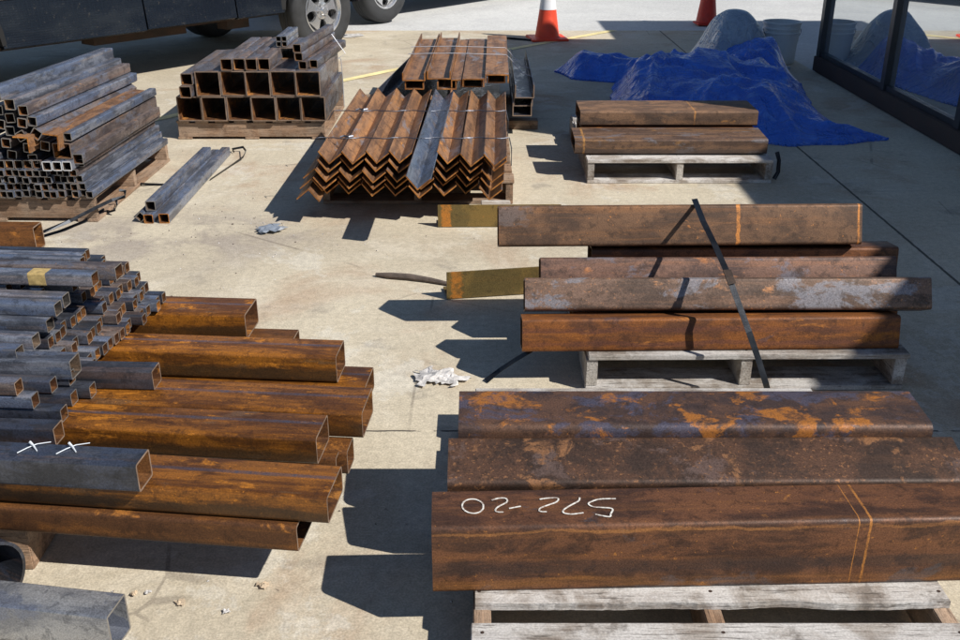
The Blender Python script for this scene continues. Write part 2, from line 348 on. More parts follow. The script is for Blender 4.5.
def prism_mesh(prof, L, mi_cut=1):
    """closed profile (y,z) swept along +X; slot 0 sides, slot 1 cut ends"""
    bm = bmesh.new(); a = [bm.verts.new((0, *p)) for p in prof]; b = [bm.verts.new((L, *p)) for p in prof]; n = len(prof)
    for k in range(n): bm.faces.new((a[k], b[k], b[(k+1) % n], a[(k+1) % n])).material_index = 0
    bm.faces.new(a[::-1]).material_index = mi_cut; bm.faces.new(b).material_index = mi_cut
    return bm
def ribbon(bm, pts, w, t=.001, side=None):
    """flat band through world points"""
    pts = [Vector(p) for p in pts]; rows = []
    for i, p in enumerate(pts):
        d = (pts[min(i+1, len(pts)-1)] - pts[max(i-1, 0)]).normalized()
        s = (Vector(side) if side else d.cross(Vector((0,0,1)))).normalized()
        s = (s - d * s.dot(d)).normalized(); nn = s.cross(d).normalized()
        rows.append([bm.verts.new(p + s*a*w/2 + nn*b*t/2) for a, b in ((-1,-1),(1,-1),(1,1),(-1,1))])
    for a, b in zip(rows, rows[1:]):
        for k in range(4): bm.faces.new((a[k], a[(k+1)%4], b[(k+1)%4], b[k]))
    bm.faces.new(rows[0]); bm.faces.new(rows[-1][::-1])
def rod(bm, pts, r, n=6):
    pts = [Vector(p) for p in pts]; rows = []
    for i, p in enumerate(pts):
        d = (pts[min(i+1, len(pts)-1)] - pts[max(i-1, 0)]).normalized()
        s = d.cross(Vector((0.01,0.02,1))).normalized(); u = s.cross(d).normalized()
        rr = r[i] if isinstance(r, (list, tuple)) else r
        rows.append([bm.verts.new(p + s*rr*math.cos(2*math.pi*k/n) + u*rr*math.sin(2*math.pi*k/n)) for k in range(n)])
    for a, b in zip(rows, rows[1:]):
        for k in range(n): bm.faces.new((a[k], a[(k+1)%n], b[(k+1)%n], b[k]))
    bm.faces.new(rows[0]); bm.faces.new(rows[-1][::-1])
def lathe(bm, prof, n=32, mi=0, axis='Z'):
    rows = []
    for r, z in prof:
        row = []
        for k in range(n):
            a = 2*math.pi*k/n; c, s = r*math.cos(a), r*math.sin(a)
            row.append(bm.verts.new((c, s, z) if axis == 'Z' else (c, z, s)))
        rows.append(row)
    for a, b in zip(rows, rows[1:]):
        for k in range(n): bm.faces.new((a[k], a[(k+1)%n], b[(k+1)%n], b[k])).material_index = mi
    return rows
ORD = ['first','second','third','fourth','fifth','sixth','seventh','eighth','ninth','tenth','eleventh','twelfth','thirteenth','fourteenth','fifteenth','sixteenth']

# ------------------------------------------------------------------ ground
def sheet(name, x0, x1, y0, y1, z, mat, nx=1, ny=1):
    bm = bmesh.new(); v = [bm.verts.new(p) for p in ((x0,y0,z),(x1,y0,z),(x1,y1,z),(x0,y1,z))]; bm.faces.new(v)
    return tag(link(name, bm, M[mat]), kind='structure')
sheet('ground', -400, 400, -400, 400, -.012, 'lot')
sheet('pavement', -14, 2.925, -6, 11.15, 0, 'concrete')
bm = bmesh.new()
a = Vector((-2.75, 6.15)); b = Vector((1.50, 11.15)); mid_ = Vector((-.75, 8.70))
for p, q in ((a, mid_), (mid_, b)):
    d = (q - p).normalized(); s = Vector((d.y, -d.x)) * .045
    bm.faces.new([bm.verts.new((*(w), .004)) for w in (p - s, p + s, q + s, q - s)])
tag(link('painted_line', bm, M['yellow']), kind='structure')

# ------------------------------------------------------------------ pallets
def pallet(name, x0, y0, W, D, top=.132, boards='x', mat='wood_grey', yaw=0, label='', nb=6, bw=.14, seed=0, strmat=None, bh=.018):
    rs = random.Random(seed)
    root = tag(empty(name, (x0, y0, 0), yaw), label, 'pallet', 'pallets under the steel')
    sw = .038
    def B(nm, m, X0, X1, Y0, Y1, Z0, Z1, rag=False):
        if (Y1 - Y0) > (X1 - X0) and m + '_y' in M: m = m + '_y'
        bm = bmesh.new()
        if rag:   # a board with a splintered front edge
            n = 90; top_ = []; bot = []
            fr = [Y0 - .004 + .014*max(0, noise.noise((i*.06, seed*3.1, 2)) + .1) + .002*abs(noise.noise((i*.31, seed, 5))) + .0015*noise.noise((i*1.3, seed, 8)) for i in range(n+1)]
            for i in range(n+1):
                x = X0 + (X1-X0)*i/n
                top_.append((bm.verts.new((x, fr[i], Z1)), bm.verts.new((x, Y1, Z1)))); bot.append((bm.verts.new((x, fr[i], Z0)), bm.verts.new((x, Y1, Z0))))
            for i in range(n):
                bm.faces.new((top_[i][0], top_[i+1][0], top_[i+1][1], top_[i][1])); bm.faces.new((bot[i][0], bot[i][1], bot[i+1][1], bot[i+1][0]))
                bm.faces.new((top_[i][0], bot[i][0], bot[i+1][0], top_[i+1][0])); bm.faces.new((top_[i][1], top_[i+1][1], bot[i+1][1], bot[i][1]))
            for i in (0, n): bm.faces.new((top_[i][0], top_[i][1], bot[i][1], bot[i][0]))
        else: box(bm, X0, X1, Y0, Y1, Z0, Z1, 0, .002)
        mats_ = [M[m]]
        if nm == 'deck_board':     # nail heads where the board crosses the stringers
            mats_.append(M['nail']); pts = []
            if boards == 'x': pts = [(xs + sw/2 + rs.uniform(-.006,.006), yy) for xs in (0, W/2 - sw/2, W - sw) for yy in (Y0 + .035, Y1 - .03)]
            else: pts = [(xx, ys + sw/2) for ys in (0, D/2 - sw/2, D - sw) for xx in (X0 + .025, X1 - .025)]
            for (xx, yy) in pts:
                vs_ = [bm.verts.new((xx + .0042*math.cos(k*math.pi/4), yy + .0042*math.sin(k*math.pi/4), Z1 + .0008)) for k in range(8)]
                bm.faces.new(vs_).material_index = 1
        return link(nm, bm, mats_, root)
    sm = strmat or mat
    if boards == 'x':      # deck boards along X, stringers along Y
        for xs in (0, W/2 - sw/2, W - sw): B('stringer', sm, xs, xs+sw, .006, D-.006, bh, top-bh)
        pitch = (D - bw) / (nb - 1)
        for i in range(nb):
            j = rs.uniform(-.006, .006) if 0 < i < nb-1 else 0
            B('deck_board', mat, rs.uniform(-.006,.006), W + rs.uniform(-.008,.006), i*pitch+j, i*pitch+j+bw*rs.uniform(.92,1.0), top-bh, top, rag=(i == 1))
        for yy in (0, D/2 - bw/2, D - bw): B('bottom_board', mat, 0, W, yy, yy+bw, 0.001, bh)
    else:                  # deck boards along Y, stringers along X
        for ys in (0, D/2 - sw/2, D - sw): B('stringer', sm, .006, W-.006, ys, ys+sw, bh, top-bh)
        pitch = (W - bw) / (nb - 1)
        for i in range(nb):
            B('deck_board', mat, i*pitch, i*pitch+bw*rs.uniform(.88,1.0), rs.uniform(-.008,.006), D + rs.uniform(-.02,.01), top-bh, top)
        for xx in (0, W/2 - bw/2, W - bw): B('bottom_board', mat, xx, xx+bw, -.003, D, 0.001, bh)
    return root

pallet('pallet', -.010, 1.455, 1.02, 1.165, label='weathered grey pallet nearest the camera, under the tube marked in white', nb=6, seed=1, strmat='wood_brown')
pallet('pallet', .352, 2.835, 1.045, .87, label='grey wooden pallet under the strapped tubes in the middle right', nb=6, seed=2, yaw=R(.6))
pallet('pallet', .601, 5.235, 1.015, 1.15, label='grey open pallet in front of the blue tarp, half in shade', nb=6, seed=3, mat='wood_grey')

# ------------------------------------------------------------------ bundle A : three big rusty tubes, front right
def rolled(F, w, h, roll):
    """centre of section from its top front corner F=(y,z)"""
    c, s = math.cos(roll), math.sin(roll)
    dy, dz = w/2, -h/2
    return (F[0] + dy*c - dz*s, F[1] + dy*s + dz*c)
GA = 'large rusty tubes on the front right pallet'
t3 = tube('rectangular_tube', (1.125, 1.792, .2165), 1.225, .142, .173, yaw=R(1.8), mats=('rust_chalk','rust_in','cut_rust'), t=.008, r=.014, seg=5,
     label='nearest large rusty tube, dark red brown, with white hand painted digits on top', group=GA)
c = rolled((1.877, .287), .150, .150, R(15))
tube('square_tube', (1.130, c[0], c[1]), 1.20, .150, .150, yaw=R(.3), roll=R(15), mats=('rust_spot','rust_in','cut_rust'), t=.008, r=.014, seg=5,
     label='speckled rusty tube lying tilted just behind the tube with white digits', group=GA)
c = rolled((2.018, .350), .170, .20, R(4))
tube('rectangular_tube', (1.085, c[0], c[1]), 1.132, .170, .20, roll=R(4), mats=('rust_blotch','rust_in','cut_rust'), t=.008, r=.020, seg=6,
     label='blotchy orange and grey tube at the back of the front right pallet', group=GA)
# white hand lettering on the top of t3 (reads upside down from the camera)
Z3 = t3.location.z + .173/2 + .0012
def chalk(strokes, ox, oy, sc, parent, Z, w):
    Mi = mat_of(parent).inverted(); bm = bmesh.new()
    for st in strokes:
        pts = []
        st = [Vector((*p, 0)) for p in st]
        # smooth the stroke with a Catmull-Rom curve
        for i in range(len(st)-1):
            p0, p1, p2, p3 = st[max(i-1,0)], st[i], st[i+1], st[min(i+2, len(st)-1)]
            for k in range(6):
                u = k/6
                pts.append(.5*((2*p1)+(-p0+p2)*u+(2*p0-5*p1+4*p2-p3)*u*u+(-p0+3*p1-3*p2+p3)*u**3))
        pts.append(st[-1])
        ribbon(bm, [Mi @ at(ox + p.x/sc, oy + p.y/sc, Z + .0005) for p in pts], w, .0006, side=None)
    return link('painted_digit', bm, M['chalk'], parent)
O = [(122 + 57*math.cos(a)*1.0 + 4*math.sin(a), 140 + 38*math.sin(a)) for a in [R(20 + 360*i/12) for i in range(13)]]
for st_ in ([O, [(222,108),(262,97),(298,99),(303,118),(262,140),(243,157),(250,170),(285,172)], [(315,152),(378,140)],
       [(478,103),(530,96),(575,97),(566,118),(492,145),(476,160),(484,168),(516,170)],
       [(692,94),(685,112),(640,137),(606,160),(608,176),(650,182),(712,175)],
       [(884,100),(800,102),(748,118),(740,130),(770,144),(862,152),(858,180),(848,196),(775,183)]]): chalk([st_], 450, 480, 5.333, t3, Z3, .0036)

# ------------------------------------------------------------------ bundle B : strapped tubes, middle right
GB = 'strapped rusty tubes on the middle right pallet'
def tubeB(F, w, h, roll, x0, x1, yaw, mat, label, name='square_tube'):
    cc = rolled(F, w, h, roll); L = x1 - x0
    y = cc[0] + math.sin(yaw) * L
    return tube(name, (x1, y, cc[1]), L, w, h, yaw=yaw, roll=roll, mats=(mat,'rust_in','cut_rust'), r=.012, seg=5, label=label, group=GB)
tubeB((3.235, .510), .128, .142, R(-20), .070, 1.332, R(1.2), 'rust_tan', 'topmost tan rusty tube of the strapped pile, with an orange band across its face')
tubeB((3.150, .352), .100, .108, R(-24), .215, 1.44, R(.6), 'rust_mauve', 'striped mauve brown tube half hidden under the topmost strapped tube')
tubeB((3.245, .350), .120, .110, R(-8), .40, 1.485, R(.5), 'rust_brown', 'dark rusty tube sticking out right behind the strapped pile, its end in shade')
tubeB((3.30, .237), .125, .105, 0, .30, 1.30, 0, 'rust_brown', 'hidden dark tube at the bottom back of the strapped pile', )
tubeB((2.990, .342), .100, .108, R(-27), .154, 1.492, R(.3), 'rust_pale', 'pale scaly tube of the strapped pile, its speckled right end reaching farthest')
tubeB((2.876, .243), .100, .110, R(-13), .142, 1.372, R(1.2), 'rust_orange', 'bright orange rusty tube at the front bottom of the strapped pile')
tubeB((3.035, .236), .095, .100, 0, .32, 1.425, R(.5), 'rust_brown', 'low dark tube whose end peeks out below the pale scaly tube', )
# steel band
bm = bmesh.new()
P = [at(694.5, 199, .516) + Vector((at(694.5, 199, .516).x*.11/3.25, .11, -.034)), at(694.5, 199, .518), at(703, 221, .497), at(714, 243, .460), at(727, 272, .405), at(738, 302, .335), at(749, 332, .25), at(758, 358, .17), at(766, 384, .09), at(770, 400, .02)]
ribbon(bm, P, .020, .0012, side=(1, .25, .1))
st_o = link('steel_strap', bm, M['strap']); bm = bmesh.new()
ribbon(bm, [at(727, 270, .410), at(729.5, 277, .398), at(732, 284, .380)], .026, .004, side=(1, .25, .1)); link('crimp_seal', bm, M['under'], st_o)
tag(st_o, 'dark steel band running down across the strapped tubes to the ground', 'strap')
bm = bmesh.new()
P = [at(532, 350, .12), at(515, 360, .08), at(500, 370, .035), at(486, 381, .006)]
ribbon(bm, P, .022, .0015, side=(.3, .8, .5))
tag(link('steel_strap', bm, M['strap']), 'loose black strap end hanging from the left of the middle pallet', 'strap')
# long angle irons lying on the ground left of that pile
def angle_prof(leg, t, roll=0):
    p = [(0,0),(leg,0),(leg,t),(t,t),(t,leg),(0,leg)]
    c, s = math.cos(roll), math.sin(roll)
    return [(x*c - z*s, x*s + z*c) for x, z in p]
def angle_iron(name, right, L, prof, yaw, mats, label, group=None, pitch=0, cat='steel angle', smooth=False):
    o = link(name, prism_mesh(prof, L), [M[m] for m in mats]); pose(o, right, yaw, 0, pitch, L)
    return tag(o, label, cat, group)
p0 = at(438, 227, .004); p1 = at(560, 224, .004)
angle_iron('steel_angle', (p1.x, p0.y + .012, .004), p1.x - p0.x, angle_prof(.108, .008), R(.8), ('rust_olive','cut_rust'),
           'rusty angle iron on the ground sticking out left behind the topmost strapped tube')
p0 = at(447, 299, .004); p1 = at(560, 291.5, .004)
dv = p1 - p0
angle_iron('steel_angle', p1, dv.length, angle_prof(.112, .008), math.atan2(dv.y, dv.x), ('rust_olive','cut_rust'),
           'olive rusty angle iron on the ground pointing left from the middle pallet')

# ------------------------------------------------------------------ bundle C : flat tubes in front of the tarp
GC = 'flat rusty tubes in front of the blue tarp'
def tubeC(F, w, h, roll, x0, x1, yaw, mat, label, t=.006):
    cc = rolled(F, w, h, roll); L = x1 - x0
    return tube('rectangular_tube', (x1, cc[0] + math.sin(yaw)*L, cc[1]), L, w, h, yaw=yaw, roll=roll, mats=(mat,'rust_in','cut_rust'), r=.012, seg=5, t=t, label=label, group=GC)
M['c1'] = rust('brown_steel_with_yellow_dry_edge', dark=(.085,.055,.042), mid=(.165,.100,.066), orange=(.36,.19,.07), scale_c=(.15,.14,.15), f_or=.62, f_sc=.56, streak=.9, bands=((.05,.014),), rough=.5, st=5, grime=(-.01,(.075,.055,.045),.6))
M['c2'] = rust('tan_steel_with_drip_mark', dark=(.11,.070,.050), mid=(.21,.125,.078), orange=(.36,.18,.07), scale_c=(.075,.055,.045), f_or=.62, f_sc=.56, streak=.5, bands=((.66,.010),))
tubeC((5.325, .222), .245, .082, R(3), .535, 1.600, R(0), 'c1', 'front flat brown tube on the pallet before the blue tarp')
tubeC((5.63, .312), .29, .085, R(1), .590, 1.615, R(0), 'c2', 'rear flat brown tube nearest the blue tarp, standing higher')
tubeC((5.62, .218), .31, .085, R(0), .600, 1.60, R(0), 'rust_brown', 'flat dark tube hidden beneath the rear tube before the tarp')
bm = bmesh.new(); rod(bm, [atY(777, 152, 5.3), atY(779, 160, 5.28), atY(778, 172, 5.26), atY(774, 179, 5.25)], .012)
tag(link('steel_strap', bm, M['strap']), 'short dark strap end curling at the right side of the far pallet', 'strap')

# ------------------------------------------------------------------ bundle D : nested angle irons
GD = 'nested angle irons in the centre bundle'
leg = .0800; th = .0058; PX = .1132; L_A = 1.52
c45 = math.sqrt(.5)
def vprof(up=True):
    p = angle_prof(leg, th, R(51))
    return p if up else [(-y, -z) for y, z in p][::1]
bm_v = prism_mesh(vprof(True), L_A); me_v = None
yawD = R(90) - .02
def place_angle(x, y, z, up=True, mats=('rust_angle','rust_edge'), label='', dy=0, L=L_A, pitch=0, dyaw=0):
    o = link('steel_angle', prism_mesh(vprof(up), L), [M[m] for m in mats])
    o.rotation_euler = (0, -pitch, yawD + dyaw); o.location = (x, y, z)
    # local X points to +Y, so local +Y points to -X ; the profile is symmetric after the 45 degree turn
    return tag(o, label, 'steel angle', GD)
rows_name = {0: 'bottom', 1: 'second lowest', 2: 'middle', 3: 'second highest', 4: 'top'}
rs = random.Random(5)
for lay in range(5):
    for i in range(8):
        x = -.713 + PX*i + rs.uniform(-.006, .006) - (4-lay)*.006
        z = .134 + .040*lay + rs.uniform(-.002, .002)
        y = 4.55 + rs.uniform(-.045, .035) + (.0 if lay > 1 else rs.uniform(-.02, .03))
        if lay == 4 and i == 4: continue
        mats = ('rust_angle','rust_edge')
        lab = '%s angle iron from the left, %s layer of the centre bundle' % (ORD[i], rows_name[lay])
        place_angle(x, y, z, True, mats, lab, dyaw=rs.uniform(-.007, .007), pitch=rs.uniform(-.003, .003))
for lay in range(3):
    place_angle(-.713 - PX*.5 - .012*(3-lay), 4.50 + .04*lay, .134 + leg*c45 + .040*lay, False, ('rust_angle','rust_edge'), '%s leaning angle iron at the left edge of the centre bundle, counted from below' % ORD[lay])
place_angle(-.265, 4.135, .292, True, ('mill','rust_edge'), 'blue grey angle iron pulled forward out of the centre bundle', L=1.78, dyaw=-.012, pitch=R(.9))
# timber and pallet below
pallet('pallet', -.80, 4.86, .98, 1.05, top=.128, label='wooden pallet hidden in shade under the centre bundle of angle irons', nb=6, mat='wood_brown', boards='x', seed=8)
bm = bmesh.new(); box(bm, .015, .165, 4.70, 4.84, .001, .03, 0, .003)
tag(link('timber_block', bm, M['wood_grey']), 'flat grey timber offcut under the right corner of the angle irons', 'timber')
# tie wires over the toes
def tie(ypos, z, knot, label):
    bm = bmesh.new(); pts = []
    x0, x1 = -.80, .155
    n = 64
    for i in range(n+1):
        x = x0 + (x1-x0)*i/n
        pts.append((x, ypos + .01*math.sin(i*.5), z + .0012*math.sin(i*1.3)))
    pts = [(x0-.03, ypos, z-.05)] + pts + [(x1+.012, ypos, z-.05), (x1+.012, ypos, z-.14)]
    rod(bm, pts, .0028, 5)
    kx = Vector((at(*knot, z).x, ypos, z + .004))
    rod(bm, [kx, kx + Vector((.02, .008, .005)), kx + Vector((.045, -.004, .003)), kx + Vector((.065, .008, .004))], .0048, 5)
    tag(link('tie_wire', bm, M['wire']), label, 'wire')
tie(4.80, .361, (333, 151), 'nearer tie wire stretched across the tops of the centre angle irons')
tie(5.42, .361, (352, 118), 'farther tie wire stretched across the tops of the centre angle irons')

# ------------------------------------------------------------------ bundle D2 : channels behind the angles
def chan_prof(w, h, t, up=True):
    p = [(-w/2,0),(w/2,0),(w/2,h),(w/2-t,h),(w/2-t,t),(-w/2+t,t),(-w/2+t,h),(-w/2,h)]
    return p if up else [(y, -z) for y, z in p][::-1]
GE = 'steel channels stacked behind the angle irons'
def channel(x, y, z, w, h, L, up, mats, label, yaw=R(89), roll=0, t=.007, pitch=0, group=GE):
    o = link('steel_channel', prism_mesh(chan_prof(w, h, t, up), L), [M[m] for m in mats]); o.rotation_euler = (roll, -pitch, yaw); o.location = (x, y, z)
    return tag(o, label, 'steel channel', group)
RA = ('rust_angle','rust_edge'); MD = ('mill_dark','cut_rust')
ZW = .41
xs = [(-.461,-.318),(-.300,-.160),(-.152,-.085)]
# boxes below
names5 = ['leftmost','second','middle','fourth','rightmost']
for i, (xa, xb, dz) in enumerate(((-.455,-.325,0),(-.258,-.125,-.002),(-.095,.035,.010),(.052,.175,.034))):
    channel((xa+xb)/2, 6.06 + .01*i, ZW - .006 + dz - .052, xb-xa-.014, .045, 1.62, True, RA, '%s channel of the lower row, open side up, in the rusty channel stack' % ['leftmost','second','third','rightmost'][i])
for i, (xa, xb, dz, hh) in enumerate(((-.095,.038,.010,.050),(.044,.188,.034,.052),(-.165,-.100,0,.048))):
    channel((xa+xb)/2, 6.05 + .012*i, ZW + dz, xb-xa, hh, 1.62, False, RA, ['wide brown channel, open side down, second from the right on top','rightmost brown channel, open side down, on top of the rusty stack','narrow brown channel, open side down, beside the third upright flange'][i])
channel(-.392, 6.05, ZW-.004, .140, .048, 1.66, True, RA, 'leftmost top channel with both flanges standing up, lit brown inside')
channel(-.240, 6.09, ZW-.002, .146, .050, 1.66, True, RA, 'second top channel with flanges standing up, shadowed on its right')
for k, (xx, zz, yy, w_) in enumerate(((-.61,.185,6.10,.17),(-.68,.12,6.16,.16),(-.56,.255,6.18,.15))):
    channel(xx, yy, zz, w_, .075, 1.75, True, MD, '%s dark channel leaning out left behind the angle irons, counted from the right' % ['second','third','first'][k], yaw=R(84), roll=R(-10))
for k, (xx, zz, yy) in enumerate(((.285,.130,6.32),(.292,.186,6.36),(.300,.242,6.34))):
    channel(xx, yy, zz, .125, .085, 1.45, True, MD, '%s dark channel in the shade right of the rusty channels' % ['lowest','middle','uppermost'][k], yaw=R(89.5))
for k in range(2):
    channel(-.37 + .36*k, 6.12, .20, .30, .14, 1.4, False, MD, ['wide dark channel carrying the left half of the rusty channels','wide dark channel carrying the right half of the rusty channels'][k])
for k, yy in enumerate((6.5, 7.3)):
    bm = bmesh.new(); box(bm, -.86, .40, yy, yy+.09, .001, .058 if k else .060, 0, .003)
    tag(link('timber_bearer', bm, M['wood_brown']), ['nearer timber bearer under the dark channels','farther timber bearer under the dark channels'][k], 'timber')
bm = bmesh.new()
for k, yy in enumerate((6.75, 7.05)):
    rod(bm, [(-.47, yy, ZW+.046), (-.30, yy, ZW+.049), (-.16, yy, ZW+.050), (.19, yy, ZW+.040), (.215, yy-.02, ZW+.02), (.30, yy-.10, .345), (.365, yy-.16, .332)], .0026, 5)
tag(link('tie_wire', bm, M['wire_pale']), 'pair of pale wires tying the channels down to the dark ones at right', 'wire')

# ------------------------------------------------------------------ bundle E : big square tubes on a brown pallet, back left
GEE = 'big square tubes on the back left pallet'
pE = at(180, 138, 0)
pallet('pallet', pE.x + .0, 6.235, .95, .98, top=.122, boards='y', mat='wood_brown', label='brown pallet under the big square tubes beside the truck', nb=8, bw=.09, seed=4, bh=.016)
PE = .1568; XE = atY(177.8, 110, 6.22).x
def tubeY(x, y, z, s, L, mats, label, group, h=None, yaw=R(90), t=.006, r=.008, roll=0, name='square_tube', pitch=0):
    return tube(name, (x, y, z), L, s, h or s, yaw=yaw, roll=roll, pitch=pitch, mats=mats, t=t, r=r, seg=3, label=label, group=group, anchor='left')
RG = ('rust_grey','rust_in','cut_rust')
for row, n, off in ((0, 6, 0), (1, 5, .135)):
    for i in range(n):
        tubeY(XE + PE*(i+.5) + off, 6.215 + random.uniform(-.012,.012), .1235 + .078 + .158*row, .1555, .86, RG,
              '%s big square tube from the left, %s row on the back left pallet' % (ORD[i], ['lower','upper'][row]), GEE, t=.007, r=.006)
for i in range(4):
    a = atY(220 + 12.4*i + 6.2, 64, 6.21)
    tubeY(a.x, 6.21 + .01*(i % 2), .4395+.037, .0735, .90, RG, '%s of four medium tubes from the left on top of the big square tubes' % ORD[i], GEE, t=.005)
a = atY(185.8, 92.5, 6.16); tubeY(a.x, 6.15, .280+.037+.001, .0735, .5, RG, 'lower stubby tube at the left edge of the big square tubes', GEE, t=.005)
a = atY(186.5, 78.5, 6.18); tubeY(a.x, 6.18, .3545+.037, .0735, .92, RG, 'medium tube resting on the stubby one left of the big tubes', GEE, t=.005)
for r_ in range(2):
    for i in range(2):
        tubeY(atY(276 + 5.6*(i+.5), 44, 6.63).x, 6.63, .5205 + .0168 + .0338*r_, .0333, .45, ('mill','mill_in','cut'), '%s thin tube of the small square cluster of four on the back left stack' % [['lower left','lower right'],['upper left','upper right']][r_][i], GEE, t=.003, r=.004)
bm = bmesh.new(); box(bm, -.05, .55, 0, .30, 0, .078)
o = tubeY(atY(288, 55, 6.66).x, 6.62, .4395+.039, .10, .45, ('rust_grey','rust_in','cut_rust'), 'short dark tube beneath the small cluster of four thin tubes', GEE, h=.078); bm.free()
for i, (pxx, zz) in enumerate(((302.5, .4395+.026), (299, .4395+.078), (298, .4395+.130))):
    tubeY(atY(pxx, 60, 6.26).x, 6.25, zz, .0515, .92, RG, '%s tube of the slanting stack of three on the right of the big tubes' % ['lowest','middle','uppermost'][i], GEE, yaw=R(85), t=.004)
tubeY(atY(309, 60, 6.26).x + .02, 6.30, .4395+.026, .0515, .85, RG, 'tube lying right beside the slanting stack of three', GEE, yaw=R(85), t=.004)
bm = bmesh.new(); P = []
for (xx, zz) in ((-1.02,.60),(-.935,.475),(-.985,.443),(-.967,.442),(-.962,.30),(-.962,.125)): P.append((xx + .06, 6.62, zz + .004))
rod(bm, P, .0025, 5)
tag(link('tie_wire', bm, M['wire_pale']), 'wire tying the slanting tubes on the back left stack', 'wire')

# ------------------------------------------------------------------ bundle F : thin tubes, upper left
GF = 'thin tubes in the upper left stack'
yawF = R(87)
pallet('pallet', -2.86, 4.60, 1.00, 1.13, top=.128, boards='y', mat='wood_brown', label='brown pallet under the thin tubes at the upper left', nb=8, bw=.1, seed=6, yaw=R(-1.5), bh=.018)
YF = 4.56; sF = .0338
GRY = ('mill','mill_in','cut'); GRR = ('rust_grey','rust_in','cut')
for row, (xr, n) in enumerate(((93.5, 14), (86, 14), (83, 14))):
    x_r = atY(xr, 190, YF).x
    for i in range(n):
        tubeY(x_r - (i+.5)*(sF+.0008), YF + random.uniform(-.02,.02), .130 + sF*.5 + row*(sF+.0008), sF, 1.06, GRY if random.random() < .7 else GRR,
              '%s thin tube from the right, %s row of the upper left stack' % (ORD[i], ['bottom','second','third'][row]), GF, yaw=yawF, t=.0028, r=.004)
for i in range(13):
    tubeY(atY(80, 190, YF).x - (i+.5)*(sF+.0008), YF + random.uniform(-.02,.02), .130 + sF*.5 + 3*(sF+.0008), sF, 1.06, GRY if i % 3 else GRR,
          '%s thin tube from the right, fourth row of the upper left stack' % ORD[i], GF, yaw=yawF, t=.0028, r=.004)
z4 = .130 + 4*(sF+.0008)
for i in range(3):
    tubeY(atY(73 - 10*(i+.5), 167, YF-.02).x, YF-.03, z4 + .0235, .046, 1.10, ('mill','mill_in','cut_white'), '%s of three tubes with bright white cut ends from the right' % ORD[i], GF, yaw=yawF, t=.0045, r=.006)
for i in range(6):
    tubeY(atY(73 - 10*3.2 - 9.2*(i+.5), 167, YF).x, YF+.01, z4 + .021, .041, 1.08, GRR, '%s dark tube from the right beside the bright ended tubes' % ORD[i], GF, yaw=yawF, t=.003, r=.004)
tubeY(atY(77, 167, YF).x+.002, YF+.04, z4 + .020, .036, 1.05, GRR, 'thin brown tube right of the bright ended tubes', GF, yaw=yawF, t=.003, r=.004)
# the jumble above : px centre, size m, height, roll, material, length
zj = z4 + .048
def jum(cx, cy, w, h, roll, mats, L, label, dy=0, yaw=R(86), pitch=0):
    a = atY(cx, cy, YF + dy)
    tubeY(a.x, YF + dy, a.z, w, L, mats, label, GF, h=h, yaw=yaw, t=.004, r=.005, roll=R(roll), pitch=pitch)
BR = ('rust_angle','rust_in','rust_edge')
jum(62, 151, .088, .075, 0, ('rust_grey','rust_in','cut_rust'), 1.10, 'wide rectangular tube with a dark open mouth above the bright ended tubes')
jum(67.5, 137, .040, .040, 0, GRY, 1.08, 'grey tube riding on the wide rectangular tube')
jum(78, 159, .050, .050, 0, GRR, 1.05, 'brown tube leaning on the right flank of the wide rectangular tube', yaw=R(87))
jum(36, 134, .048, .048, 38, GRR, 1.10, 'tilted brown grey tube with its end turned on a corner', yaw=R(85))
jum(21, 136, .046, .046, -28, GRR, 1.10, 'tilted tube left of the corner turned tube', yaw=R(85))
jum(32, 121.5, .046, .046, 4, GRY, 1.14, 'blue grey tube above the corner turned tube', yaw=R(84.5))
jum(22, 123, .046, .046, 8, GRR, 1.12, 'brown tube left of the blue grey one above the corner turned tube', yaw=R(85))
jum(23, 110.5, .048, .048, 0, GRR, 1.14, 'broad brown grey tube in the second layer from the top', yaw=R(84.5))
jum(9.5, 104.5, .052, .052, 0, GRY, 1.14, 'blue grey tube with a rusty patch in the topmost layer', yaw=R(84))
jum(-6, 94, .062, .062, 0, GRY, 1.16, 'topmost wide grey tube crossing the upper left stack', yaw=R(83.5))
for k, (cx, cy) in enumerate(((10,118),(10,131),(0,124),(-2,110),(-12,118),(-12,132),(6,143),(-10,146),(45,146),(28,148),(12,155),(-5,157),(33,159))):
    jum(cx, cy, .046, .046, random.uniform(-12,12), GRY if k % 2 else GRR, 1.05, '%s half buried tube, counted from the top, in the jumble of the upper left stack' % ORD[k], yaw=R(86), dy=.03)
# the rusty angle iron wrapped round the jumble
for k, (cx, cy, rl, nm) in enumerate(((30, 143, 62, 'lower'), (60, 141, 66, 'upper'))):
    a = atY(cx, cy, YF-.04)
    o = link('steel_angle', prism_mesh(angle_prof(.075, .006, R(rl-150)), 1.06), [M['rust_angle'], M['rust_edge']]); o.rotation_euler = (0, 0, R(86)); o.location = (a.x, YF-.05, a.z + .03)
    tag(o, '%s rusty angle iron hooked over the jumble of the upper left stack' % nm, 'steel angle')
# dark strap with a loop beside that pallet
bm = bmesh.new()
P = [at(20, 241, .004), at(45, 231, .04), at(70, 221, .06), at(95, 208, .08), at(112, 200, .09), at(125, 196.5, .09), at(125, 191, .10), at(119, 190, .11)]
ribbon(bm, P, .016, .002, side=(.2, .8, .5))
P = [at(116, 199, .085), at(117, 205, .06), at(115, 210, .03), at(108, 212, .015), at(104, 209, .01)]
ribbon(bm, P, .013, .002, side=(.2, .8, .5))
P = [at(30, 240, .004), at(60, 231, .006), at(85, 221, .01), at(104, 209, .03)]
ribbon(bm, P, .012, .002, side=(.2, .8, .5))
tag(link('steel_strap', bm, M['strap']), 'long black strap with a loop lying in front of the upper left pallet', 'strap')
